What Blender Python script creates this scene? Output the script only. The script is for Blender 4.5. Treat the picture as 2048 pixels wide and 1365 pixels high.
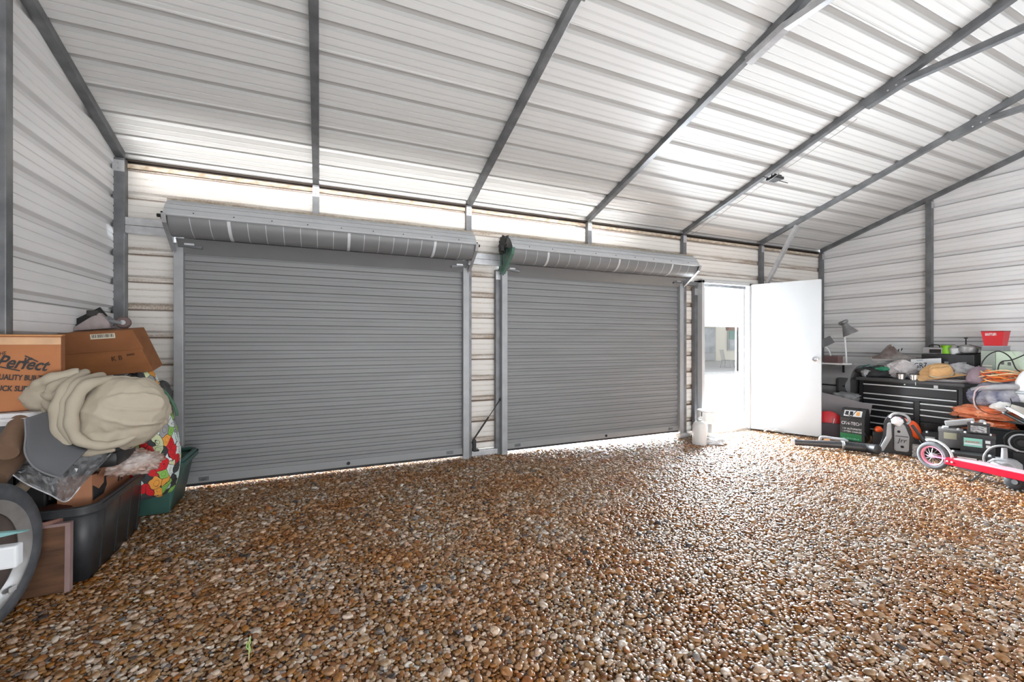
import bpy, bmesh, math, random
import numpy as np
from mathutils import Vector, Matrix, Euler, noise
random.seed(7); rng = np.random.default_rng(7)
for o in list(bpy.data.objects): bpy.data.objects.remove(o, do_unlink=True)
S = bpy.context.scene
C = S.collection
PI = math.pi
R = math.radians

# ------------------------------------------------------------------ camera, sky, lights, exposure
CAMH = 1.25; YAW = R(24.0); F = 863.0; CX = 1024.0; CY = 684.0
cd = bpy.data.cameras.new('camera'); cam = bpy.data.objects.new('camera', cd); C.objects.link(cam)
cam.location = (0, 0, CAMH); cam.rotation_euler = (PI/2, 0, -YAW)
cd.sensor_width = 36; cd.lens = F/2048*36; cd.shift_y = 1.5/2048; cd.clip_start = .02; cd.clip_end = 200
S.camera = cam
S.view_settings.view_transform = 'Standard'; S.view_settings.look = 'None'
S.view_settings.gamma = 1; S.view_settings.use_curve_mapping = False
S.view_settings.exposure = 0.95
w = bpy.data.worlds.new('sky'); S.world = w; w.use_nodes = True
bg = w.node_tree.nodes['Background']; bg.inputs[0].default_value = (.93, .96, 1, 1); bg.inputs[1].default_value = .95

def area(name, loc, target, sx, sy, power, col=(1, 1, 1), spread=180):
    l = bpy.data.lights.new(name, 'AREA'); l.shape = 'RECTANGLE'; l.size = sx; l.size_y = sy
    l.energy = power; l.color = col; l.spread = R(spread)
    o = bpy.data.objects.new(name, l); C.objects.link(o); o.location = loc
    o.rotation_euler = (Vector(target)-Vector(loc)).to_track_quat('-Z', 'Y').to_euler()
    return o
# noon sun on the yard outside
sl = bpy.data.lights.new('sun', 'SUN'); sl.energy = 3.0; sl.angle = R(1); so = bpy.data.objects.new('sun', sl); C.objects.link(so)
so.rotation_euler = Vector((.10, -.16, -1)).to_track_quat('-Z', 'Y').to_euler()
# daylight falling in through the open walk door (sun bouncing off the white yard)
area('daylight_walk_door', (6.3, 5.9, 1.2), (4.4, 2.5, .0), 4.2, 2.3, 3400, (.84, .93, 1))
# added fill behind the camera, for daylight from an assumed rear opening
area('rear_fill', (1.2, -2.6, 1.0), (1.0, 4.5, 1.0), 5.0, 1.7, 46, (.97, .985, 1))
# added upward fill on the unseen rear floor, to brighten roof and walls
area('upward_fill', (2.8, -2.2, .03), (3.2, -1.5, 1.4), 7.5, 1.6, 160, (.97, .985, 1))
# added narrow beam from behind, cut by the rear header, for the bright eave band
area('eave_beam', (0.0, -14.5, .25), (0.15, 4.3, 2.86), 6.8, .3, 15, (1, .985, .97), 3.4)

# ------------------------------------------------------------------ measuring helpers
def ray(px, py):
    a = (px-CX)/F
    return Vector((a*math.cos(YAW)+math.sin(YAW), math.cos(YAW)-a*math.sin(YAW), -(py-CY)/F))
CAM = Vector((0, 0, CAMH))
def atY(px, py, Y): d = ray(px, py); return CAM+d*(Y/d.y)
def atX(px, py, X): d = ray(px, py); return CAM+d*(X/d.x)
def atZ(px, py, Z): d = ray(px, py); return CAM+d*((Z-CAMH)/d.z)
def ground_z(x, y): return -.012*max(0, min(x, 6)-1)

# ------------------------------------------------------------------ materials
MATS = {}
def nt(m): return m.node_tree.nodes, m.node_tree.links
def mat(name, col, rough=.6, metal=0., var=0., vscale=8., vcol=None, stretch=(1, 1, 1), bump=0., bscale=60., spec=.5, **kw):
    if name in MATS: return MATS[name]
    m = bpy.data.materials.new(name); m.use_nodes = True; N, L = nt(m)
    b = N['Principled BSDF']; b.inputs['Roughness'].default_value = rough; b.inputs['Metallic'].default_value = metal
    b.inputs['Specular IOR Level'].default_value = spec
    b.inputs['Base Color'].default_value = (*col, 1)
    for k, v in kw.items(): b.inputs[k.replace('_', ' ')].default_value = v
    if var or bump:
        tc = N.new('ShaderNodeTexCoord'); mp = N.new('ShaderNodeMapping'); mp.inputs['Scale'].default_value = stretch
        L.new(tc.outputs['Object'], mp.inputs[0])
    if var:
        no = N.new('ShaderNodeTexNoise'); no.inputs['Scale'].default_value = vscale; no.inputs['Detail'].default_value = 6
        L.new(mp.outputs[0], no.inputs['Vector'])
        cr = N.new('ShaderNodeValToRGB'); cr.color_ramp.elements[0].position = .35; cr.color_ramp.elements[1].position = .7
        vc = vcol or tuple(c*.5 for c in col)
        cr.color_ramp.elements[0].color = (*[c*(1-var)+v*var for c, v in zip(col, vc)], 1); cr.color_ramp.elements[1].color = (*col, 1)
        L.new(no.outputs[0], cr.inputs[0]); L.new(cr.outputs[0], b.inputs['Base Color'])
    if bump:
        nb = N.new('ShaderNodeTexNoise'); nb.inputs['Scale'].default_value = bscale; nb.inputs['Detail'].default_value = 4
        L.new(mp.outputs[0], nb.inputs['Vector']); bp = N.new('ShaderNodeBump'); bp.inputs['Strength'].default_value = bump
        bp.inputs['Distance'].default_value = .01
        L.new(nb.outputs[0], bp.inputs['Height']); L.new(bp.outputs[0], b.inputs['Normal'])
    MATS[name] = m; return m

M_roof = mat('roof_white', (.68, .68, .67), .42, 0, .12, 1.2, (.5, .5, .49), (1, 1, 1))
M_galv = mat('galvanised_steel', (.21, .215, .225), .42, .4, .6, 9, (.08, .085, .09), (1, 1, 1), .05, 40)
M_galvL = mat('bright_galvanised', (.62, .63, .65), .35, .7, .4, 14, (.25, .25, .26))
M_dark = mat('black_plastic', (.012, .012, .013), .45)
M_iron = mat('dark_iron', (.02, .021, .02), .5, .5)
M_brown = mat('eave_dark_brown', (.035, .024, .018), .8)
M_curt = mat('curtain_grey_paint', (.235, .238, .243), .5, 0, .22, 3, (.1, .1, .1), (.4, 1, 6))
M_drum = mat('drum_grey_paint', (.19, .193, .198), .42, 0, .15, 4, (.1, .1, .1))
M_door = mat('walk_door_white', (.44, .445, .45), .5, 0, .04, 5)
M_frame = mat('door_frame_white', (.5, .505, .51), .4)

def backwall_mat():
    m = bpy.data.materials.new('back_panel_dirty_white'); m.use_nodes = True; N, L = nt(m); b = N['Principled BSDF']
    b.inputs['Roughness'].default_value = .6
    tc = N.new('ShaderNodeTexCoord')
    sp = N.new('ShaderNodeSeparateXYZ'); L.new(tc.outputs['Object'], sp.inputs[0])
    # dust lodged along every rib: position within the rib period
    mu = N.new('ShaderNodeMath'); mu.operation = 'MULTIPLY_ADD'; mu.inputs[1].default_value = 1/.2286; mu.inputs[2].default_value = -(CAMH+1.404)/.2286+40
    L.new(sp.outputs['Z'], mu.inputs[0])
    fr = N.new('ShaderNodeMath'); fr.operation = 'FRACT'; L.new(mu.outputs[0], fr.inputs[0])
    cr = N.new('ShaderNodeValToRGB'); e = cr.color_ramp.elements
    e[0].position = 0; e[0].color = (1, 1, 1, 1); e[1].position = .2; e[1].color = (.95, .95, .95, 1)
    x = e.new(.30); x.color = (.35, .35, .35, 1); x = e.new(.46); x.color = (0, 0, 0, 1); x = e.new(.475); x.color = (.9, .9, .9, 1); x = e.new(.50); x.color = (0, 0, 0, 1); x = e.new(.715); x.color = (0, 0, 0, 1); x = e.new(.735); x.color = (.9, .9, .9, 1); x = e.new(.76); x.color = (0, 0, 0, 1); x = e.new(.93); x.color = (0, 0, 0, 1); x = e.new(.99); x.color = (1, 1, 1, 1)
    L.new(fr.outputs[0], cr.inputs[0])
    mp = N.new('ShaderNodeMapping'); mp.inputs['Scale'].default_value = (1.2, 1, 14); L.new(tc.outputs['Object'], mp.inputs[0])
    no = N.new('ShaderNodeTexNoise'); no.inputs['Scale'].default_value = 1.6; no.inputs['Detail'].default_value = 8; no.inputs['Roughness'].default_value = .65
    L.new(mp.outputs[0], no.inputs['Vector'])
    c2 = N.new('ShaderNodeValToRGB'); c2.color_ramp.elements[0].position = .38; c2.color_ramp.elements[1].position = .6
    L.new(no.outputs[0], c2.inputs[0])
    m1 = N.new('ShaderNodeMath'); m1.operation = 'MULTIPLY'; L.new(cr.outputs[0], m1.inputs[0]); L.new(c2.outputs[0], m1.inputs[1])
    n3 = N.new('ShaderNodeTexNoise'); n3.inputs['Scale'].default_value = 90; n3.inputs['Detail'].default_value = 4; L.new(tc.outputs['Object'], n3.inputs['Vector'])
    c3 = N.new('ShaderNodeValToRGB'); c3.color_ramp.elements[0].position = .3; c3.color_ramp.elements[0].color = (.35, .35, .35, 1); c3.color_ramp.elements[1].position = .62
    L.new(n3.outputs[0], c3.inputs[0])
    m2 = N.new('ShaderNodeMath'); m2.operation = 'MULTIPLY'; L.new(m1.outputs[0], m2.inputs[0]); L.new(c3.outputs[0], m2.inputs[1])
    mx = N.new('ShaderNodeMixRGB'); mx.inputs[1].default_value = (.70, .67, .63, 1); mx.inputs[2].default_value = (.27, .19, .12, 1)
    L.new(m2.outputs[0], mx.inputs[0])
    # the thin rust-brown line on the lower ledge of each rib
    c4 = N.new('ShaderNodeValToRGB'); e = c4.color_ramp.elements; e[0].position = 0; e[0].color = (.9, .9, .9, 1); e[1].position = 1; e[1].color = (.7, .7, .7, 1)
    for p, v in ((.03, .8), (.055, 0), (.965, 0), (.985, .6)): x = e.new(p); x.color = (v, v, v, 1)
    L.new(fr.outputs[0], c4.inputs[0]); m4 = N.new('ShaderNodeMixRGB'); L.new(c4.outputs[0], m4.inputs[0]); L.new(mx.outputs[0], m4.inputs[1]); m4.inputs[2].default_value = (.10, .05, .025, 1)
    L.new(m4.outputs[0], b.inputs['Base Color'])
    return m
M_back = backwall_mat()
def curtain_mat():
    """grey painted curtain slats with the shade of the two creases of each slat painted in"""
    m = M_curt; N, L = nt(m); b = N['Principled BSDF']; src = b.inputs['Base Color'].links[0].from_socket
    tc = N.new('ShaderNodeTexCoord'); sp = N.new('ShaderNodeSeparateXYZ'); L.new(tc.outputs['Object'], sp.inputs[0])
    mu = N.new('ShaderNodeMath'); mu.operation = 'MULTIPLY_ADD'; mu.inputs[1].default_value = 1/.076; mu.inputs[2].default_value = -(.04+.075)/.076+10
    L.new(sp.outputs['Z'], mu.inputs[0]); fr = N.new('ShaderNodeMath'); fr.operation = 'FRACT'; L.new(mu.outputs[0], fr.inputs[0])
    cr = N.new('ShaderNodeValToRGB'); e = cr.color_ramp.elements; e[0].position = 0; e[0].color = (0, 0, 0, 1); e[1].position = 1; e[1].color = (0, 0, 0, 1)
    for p, v in ((.455, 0), (.478, .8), (.505, .8), (.53, 0), (.865, 0), (.89, .65), (.93, .65), (.96, 0)): x = e.new(p); x.color = (v, v, v, 1)  # painted crease shade: dark lines within each slat period
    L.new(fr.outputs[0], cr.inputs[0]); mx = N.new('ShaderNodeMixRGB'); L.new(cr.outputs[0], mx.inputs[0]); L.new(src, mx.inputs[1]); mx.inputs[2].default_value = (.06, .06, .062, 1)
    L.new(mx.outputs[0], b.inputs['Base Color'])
curtain_mat()
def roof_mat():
    """white roof sheet, the shade in its rib channels painted in as grey bands"""
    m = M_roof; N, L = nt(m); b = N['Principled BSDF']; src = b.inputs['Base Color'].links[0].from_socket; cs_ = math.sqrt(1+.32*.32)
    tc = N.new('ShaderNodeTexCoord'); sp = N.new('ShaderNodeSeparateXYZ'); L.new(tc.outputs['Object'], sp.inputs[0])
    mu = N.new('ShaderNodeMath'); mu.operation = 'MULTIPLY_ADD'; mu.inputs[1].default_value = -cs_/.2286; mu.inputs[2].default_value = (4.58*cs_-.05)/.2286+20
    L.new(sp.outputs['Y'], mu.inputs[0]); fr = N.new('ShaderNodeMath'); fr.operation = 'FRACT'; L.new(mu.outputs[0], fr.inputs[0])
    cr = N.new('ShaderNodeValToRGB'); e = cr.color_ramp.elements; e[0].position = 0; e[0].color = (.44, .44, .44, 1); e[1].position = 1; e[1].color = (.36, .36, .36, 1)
    for p, v in ((.17, .40), (.20, 0), (.452, 0), (.462, .16), (.53, .16), (.54, 0), (.705, 0), (.715, .14), (.78, .14), (.79, 0), (.975, 0)): x = e.new(p); x.color = (v, v, v, 1)  # painted shade: grey over the rib channel, fainter on the minor ribs
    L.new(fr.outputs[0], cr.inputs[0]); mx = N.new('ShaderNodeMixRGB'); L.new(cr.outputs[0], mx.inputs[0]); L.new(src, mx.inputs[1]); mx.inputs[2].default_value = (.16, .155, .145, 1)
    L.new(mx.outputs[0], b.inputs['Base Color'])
roof_mat()
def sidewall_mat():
    """white ribbed panel with the shadow lines of the ribs painted into its colour"""
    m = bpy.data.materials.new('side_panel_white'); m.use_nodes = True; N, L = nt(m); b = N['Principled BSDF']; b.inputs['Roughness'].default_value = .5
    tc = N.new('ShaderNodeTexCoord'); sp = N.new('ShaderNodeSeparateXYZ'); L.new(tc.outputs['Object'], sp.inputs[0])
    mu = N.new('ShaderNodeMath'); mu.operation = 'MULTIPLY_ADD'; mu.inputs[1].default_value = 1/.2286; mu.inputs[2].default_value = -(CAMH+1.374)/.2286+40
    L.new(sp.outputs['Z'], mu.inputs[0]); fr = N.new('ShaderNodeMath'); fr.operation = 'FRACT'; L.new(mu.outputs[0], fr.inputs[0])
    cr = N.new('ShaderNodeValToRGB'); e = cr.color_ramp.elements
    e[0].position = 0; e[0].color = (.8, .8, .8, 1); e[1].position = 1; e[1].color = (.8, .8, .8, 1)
    for p, v in ((.028, .75), (.045, .12), (.25, .10), (.27, 0), (.478, 0), (.49, .16), (.502, 0), (.733, 0), (.745, .14), (.757, 0), (.95, 0), (.975, .25)): x = e.new(p); x.color = (v, v, v, 1)  # painted shadow: dark line at each rib bottom, faint ones at minor ribs
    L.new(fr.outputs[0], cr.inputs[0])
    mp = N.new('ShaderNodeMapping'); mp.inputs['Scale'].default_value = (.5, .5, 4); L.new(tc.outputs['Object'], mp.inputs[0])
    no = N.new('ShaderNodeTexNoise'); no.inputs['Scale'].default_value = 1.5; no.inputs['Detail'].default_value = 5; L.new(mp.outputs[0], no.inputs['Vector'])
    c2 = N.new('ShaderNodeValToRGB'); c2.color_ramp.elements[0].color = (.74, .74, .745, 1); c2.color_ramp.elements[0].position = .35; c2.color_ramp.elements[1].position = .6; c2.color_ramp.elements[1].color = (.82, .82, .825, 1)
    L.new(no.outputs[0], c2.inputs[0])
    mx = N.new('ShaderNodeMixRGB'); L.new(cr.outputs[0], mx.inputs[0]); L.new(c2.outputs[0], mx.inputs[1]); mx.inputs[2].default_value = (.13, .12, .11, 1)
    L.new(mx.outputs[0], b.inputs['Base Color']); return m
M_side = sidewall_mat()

# ------------------------------------------------------------------ object helpers
def link(o, parent=None):
    C.objects.link(o)
    if parent is not None: o.parent = parent
    return o
def tag(o, label=None, cat=None, group=None, kind=None):
    if label: o['label'] = label
    if cat: o['category'] = cat
    if group: o['group'] = group
    if kind: o['kind'] = kind
    return o
def thing(name, label, cat, loc=(0, 0, 0), rz=0, group=None, rot=None):
    o = bpy.data.objects.new(name, None); o.empty_display_size = .05; C.objects.link(o)
    o.location = loc; o.rotation_euler = rot if rot else (0, 0, rz)
    return tag(o, label, cat, group)
class MB:
    """collects shapes into one mesh"""
    def __init__(s): s.bm = bmesh.new()
    def box(s, x0, x1, y0, y1, z0, z1, bev=0, mtx=None):
        t = bmesh.new(); bmesh.ops.create_cube(t, size=1)
        for v in t.verts: v.co = Vector(((x0+x1)/2+v.co.x*(x1-x0), (y0+y1)/2+v.co.y*(y1-y0), (z0+z1)/2+v.co.z*(z1-z0)))
        if bev: bmesh.ops.bevel(t, geom=list(t.edges), offset=bev, segments=2, affect='EDGES', profile=.6)
        return s.add(t, mtx)
    def add(s, t, mtx=None):
        if mtx is not None: t.transform(mtx)
        me = bpy.data.meshes.new('tmp'); t.to_mesh(me); t.free(); s.bm.from_mesh(me); bpy.data.meshes.remove(me); return s
    def bar(s, p, q, a, b=None, up=(0, 0, 1), bev=0):
        p = Vector(p); q = Vector(q); b = b or a; d = (q-p); n = d.length; z = d.normalized()
        x = Vector(up).cross(z)
        if x.length < 1e-4: x = Vector((1, 0, 0)).cross(z)
        x.normalize(); y = z.cross(x)
        m = Matrix((x, y, z)).transposed().to_4x4(); m.translation = p
        return s.box(-a/2, a/2, -b/2, b/2, 0, n, bev, m)
    def tube(s, pts, r, seg=10, caps=True, closed=False):
        pts = [Vector(p) for p in pts]; n = len(pts); rs = r if isinstance(r, (list, tuple)) else [r]*n
        t = bmesh.new(); rings = []; prev = None
        for i, p in enumerate(pts):
            if closed: d = pts[(i+1) % n]-pts[i-1]
            else: d = pts[min(i+1, n-1)]-pts[max(i-1, 0)]
            d.normalize()
            if prev is None:
                x = d.orthogonal().normalized()
            else:
                x = prev-d*prev.dot(d); x = x.normalized() if x.length > 1e-6 else d.orthogonal().normalized()
            prev = x; y = d.cross(x)
            rings.append([t.verts.new(p+(x*math.cos(2*PI*k/seg)+y*math.sin(2*PI*k/seg))*rs[i]) for k in range(seg)])
        for i in range(n if closed else n-1):
            A = rings[i]; B = rings[(i+1) % n]
            for k in range(seg): t.faces.new((A[k], A[(k+1) % seg], B[(k+1) % seg], B[k]))
        if caps and not closed: t.faces.new(rings[0][::-1]); t.faces.new(rings[-1])
        return s.add(t)
    def lathe(s, prof, seg=32, mtx=None, closed=False, arc=2*PI):
        t = bmesh.new(); rings = []; full = abs(arc-2*PI) < 1e-6; m = seg if full else seg+1
        for k in range(m):
            a = arc*k/seg; rings.append([t.verts.new((r*math.cos(a), r*math.sin(a), z)) for r, z in prof])
        for k in range(seg):
            A = rings[k]; B = rings[(k+1) % m]
            for i in range(len(prof) if closed else len(prof)-1):
                j = (i+1) % len(prof)
                try: t.faces.new((A[i], B[i], B[j], A[j]))
                except ValueError: pass
        bmesh.ops.remove_doubles(t, verts=t.verts, dist=1e-5)
        return s.add(t, mtx)
    def prism(s, poly, h, mtx=None, bev=0):
        t = bmesh.new(); vs = [t.verts.new((x, y, 0)) for x, y in poly]; f = t.faces.new(vs)
        r = bmesh.ops.extrude_face_region(t, geom=[f])
        for v in [g for g in r['geom'] if isinstance(g, bmesh.types.BMVert)]: v.co.z += h
        bmesh.ops.recalc_face_normals(t, faces=t.faces)
        if bev: bmesh.ops.bevel(t, geom=list(t.edges), offset=bev, segments=2, affect='EDGES')
        return s.add(t, mtx)
    def ico(s, c, r, sub=3, sc=(1, 1, 1), fn=None, mtx=None):
        t = bmesh.new(); bmesh.ops.create_icosphere(t, subdivisions=sub, radius=1)
        for v in t.verts:
            p = v.co.copy(); k = fn(p) if fn else 1
            v.co = Vector((p.x*r*sc[0]*k, p.y*r*sc[1]*k, p.z*r*sc[2]*k))+Vector(c)
        return s.add(t, mtx)
    def grid(s, P):
        """P: rows of points"""
        t = bmesh.new(); V = [[t.verts.new(p) for p in row] for row in P]
        for i in range(len(V)-1):
            for j in range(len(V[0])-1): t.faces.new((V[i][j], V[i][j+1], V[i+1][j+1], V[i+1][j]))
        return s.add(t)
    def build(s, name, m, parent=None, smooth=False, sub=0, solid=0, loc=None, rz=None, angle=None):
        bmesh.ops.recalc_face_normals(s.bm, faces=s.bm.faces)
        me = bpy.data.meshes.new(name); s.bm.to_mesh(me); s.bm.free(); me.materials.append(m)
        if smooth:
            me.polygons.foreach_set('use_smooth', [True]*len(me.polygons))
            if angle:
                me.set_sharp_from_angle(angle=R(angle))
        o = bpy.data.objects.new(name, me); link(o, parent)
        if loc is not None: o.location = loc
        if rz is not None: o.rotation_euler.z = rz
        if solid: md = o.modifiers.new('solid', 'SOLIDIFY'); md.thickness = solid; md.offset = 0
        if sub: md = o.modifiers.new('sub', 'SUBSURF'); md.levels = sub; md.render_levels = sub
        return o
def T(loc=(0, 0, 0), rot=(0, 0, 0), sc=(1, 1, 1)):
    return Matrix.LocRotScale(Vector(loc), Euler(rot), Vector(sc))
def text(name, s, size, m, parent, loc, rot, shear=0, extrude=.0006, align='CENTER', weight=0, sx=1):
    cu = bpy.data.curves.new(name, 'FONT'); cu.body = s; cu.size = size; cu.extrude = extrude; cu.shear = shear
    cu.align_x = align; cu.align_y = 'CENTER'; cu.offset = weight; cu.resolution_u = 3
    tmp = bpy.data.objects.new('tmp', cu); C.objects.link(tmp)
    me = bpy.data.meshes.new_from_object(tmp); bpy.data.objects.remove(tmp); bpy.data.curves.remove(cu)
    for v in me.vertices: v.co.x *= sx
    me.materials.clear(); me.materials.append(m)
    o = bpy.data.objects.new(name, me); link(o, parent); o.location = loc; o.rotation_euler = rot
    return o

# ------------------------------------------------------------------ corrugated sheets
PER = .2286
def rib_profile(s0, s1, phase, lip=False):
    """(s, outward offset) along the sheet, a rib starting at phase + k*PER"""
    out = []
    k0 = math.floor((s0-phase)/PER)-1; k1 = math.ceil((s1-phase)/PER)+1
    m = .0014 if lip else .0045
    shape = [(0, 0), (.005, .021 if lip else .024), (.042, .021 if lip else .024), (.060, 0), (.106, 0), (.109, m), (.117, m), (.120, 0), (.164, 0), (.167, m), (.175, m), (.178, 0)]
    for k in range(k0, k1):
        for i, (a, d) in enumerate(shape):
            s = phase+k*PER+a
            if lip and k % 3 == 0 and i == 4:
                for da, dd in ((.068, 0), (.0681, .03), (.0725, .03), (.0726, -.003), (.079, -.001), (.080, 0)): out.append((phase+k*PER+da, dd))
            out.append((s, d))
    out.sort(); res = []
    for (a, da), (b, db) in zip(out, out[1:]):
        for s in (s0, s1):
            if a < s < b: res.append((s, da+(db-da)*(s-a)/(b-a)))
    return sorted([p for p in out if s0 <= p[0] <= s1]+res)

XL, XR, YB, YF = -1.5, 7.65, 4.5, -2.8
RIDGE_Y = .85; SL = .32
EAVE = CAMH+1.53                       # underside of the roof sheet over the far wall
def roof_z(y): return EAVE+SL*(YB-y) if y >= RIDGE_Y else EAVE+SL*(YB-RIDGE_Y)-SL*(RIDGE_Y-y)
POSTX = [-1.5, -.034, 1.489, 3.02, 4.59, 6.146, 7.65]

# far wall: corrugated panels around the three doors
WT = CAMH+1.455
b = MB()
ph = CAMH+1.404-PER*8
def backpatch(x0, x1, z0, z1):
    n = max(1, int((x1-x0)/.5))
    b.grid([[(x0+(x1-x0)*i/n, YB+d, s) for i in range(n+1)] for s, d in rib_profile(z0, z1, ph)])
D1 = (-1.07, 1.43); D2 = (1.87, 4.47); D3 = (4.83, 5.80); DH = CAMH+.86
backpatch(XL-.03, XR+.03, DH, WT)
backpatch(XL-.03, D1[0], -.03, DH); backpatch(D1[1], D2[0], .06, DH); backpatch(D2[1], D3[0], -.05, DH); backpatch(D3[1], XR+.03, -.05, DH)
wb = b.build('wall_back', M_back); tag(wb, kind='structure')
b = MB(); b.box(XL, XR, YB-.012, YB+.01, WT-.035, WT, 0)
o = b.build('trim_1', mat('stained_trim', (.62, .56, .47), .7, 0, .8, 18, (.3, .2, .12), (1, 1, 2))); tag(o, kind='structure')
b = MB(); b.box(XL-.05, XR+.05, YB+.05, YB+.07, WT-.2, EAVE+.0, 0); b.box(XL-.05, XR+.05, YB+.012, YB+.05, WT+.0, WT+.012, 0)
b.bar((XL, YB+.035, WT+.04), (XR, YB+.035, WT+.04), .03, .02)
o = b.build('trim_2', M_brown); tag(o, kind='structure')
# side walls (gables)
def gable(name, X, sgn, phz):
    b = MB(); rows = []
    ys = [YF+(YB-YF)*i/14 for i in range(15)]+[RIDGE_Y]; ys.sort()
    for s, d in rib_profile(-.1, roof_z(RIDGE_Y), phz):
        half = [y for y in ys if roof_z(y) >= s]
        if s <= EAVE-.0: lo, hi = YF, YB+.03
        else:
            hi = YB-(s-EAVE)/SL; lo = max(YF, RIDGE_Y-(hi-RIDGE_Y))
        rows.append([(X+sgn*d, lo+(hi-lo)*i/14, s) for i in range(15)])
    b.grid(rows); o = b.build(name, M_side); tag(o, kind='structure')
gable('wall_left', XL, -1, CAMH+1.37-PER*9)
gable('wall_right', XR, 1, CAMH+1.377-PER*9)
# roof
cs = math.sqrt(1+SL*SL)
b = MB(); Ls = (YB+.08-RIDGE_Y)*cs
NX = 30
b.grid([[(XL-.02+(XR-XL+.04)*i/NX, YB+.08-s/cs, EAVE-.08*SL+s/cs*SL+d) for i in range(NX+1)] for s, d in rib_profile(0, Ls, .05, True)])
b.grid([[(XL-.02+(XR-XL+.04)*i/NX, RIDGE_Y-s/cs, roof_z(RIDGE_Y)-s/cs*SL+d) for i in range(NX+1)] for s, d in rib_profile(0, (RIDGE_Y-YF)*cs, .1)])
o = b.build('ceiling', M_roof); tag(o, kind='structure')
b = MB(); b.box(XL, XR, YF-.05, YF, 1.93, EAVE+.02); b.box(XL, -1.4, YF-.05, YF, -.05, 1.93); b.box(5.9, XR, YF-.05, YF, -.05, 1.93)  # unseen rear wall; low header shaped to cut the beam on the eave
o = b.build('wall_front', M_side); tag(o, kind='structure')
# ground slab under the gravel, and the white yard outside
def soil():
    m = bpy.data.materials.new('orange_clay'); m.use_nodes = True; N, L = nt(m); bb = N['Principled BSDF']
    bb.inputs['Roughness'].default_value = .8
    tc = N.new('ShaderNodeTexCoord'); no = N.new('ShaderNodeTexNoise'); no.inputs['Scale'].default_value = 30; no.inputs['Detail'].default_value = 8
    L.new(tc.outputs['Object'], no.inputs['Vector']); cr = N.new('ShaderNodeValToRGB')
    cr.color_ramp.elements[0].color = (.045, .018, .007, 1); cr.color_ramp.elements[1].color = (.24, .11, .045, 1)
    cr.color_ramp.elements[0].position = .35; cr.color_ramp.elements[1].position = .7
    L.new(no.outputs[0], cr.inputs[0]); L.new(cr.outputs[0], bb.inputs['Base Color'])
    return m
b = MB(); nx, ny = 60, 50
b.grid([[(XL-.0+(XR-XL)*i/nx, YF+(YB+.02-YF)*j/ny, ground_z(XL+(XR-XL)*i/nx, 0)-.004) for i in range(nx+1)] for j in range(ny+1)])
o = b.build('floor', soil(), smooth=True); tag(o, kind='structure')
b = MB(); b.grid([[(-40+10*i, y, z) for i in range(14)] for y, z in ((4.53, -.035), (5.5, -.06), (9, -.3), (20, -.3), (60, -.3))])
o = b.build('yard_ground', mat('white_yard', (.75, .75, .74), .8, 0, .2, 3)); tag(o, 'white sunlit yard ground beyond the doors', 'ground', kind='structure')
b = MB(); b.grid([[(-20+10*i, YF-4*j, -.05) for i in range(5)] for j in range(10)])
o = b.build('rear_yard_ground', MATS['white_yard']); tag(o, kind='structure')

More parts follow.
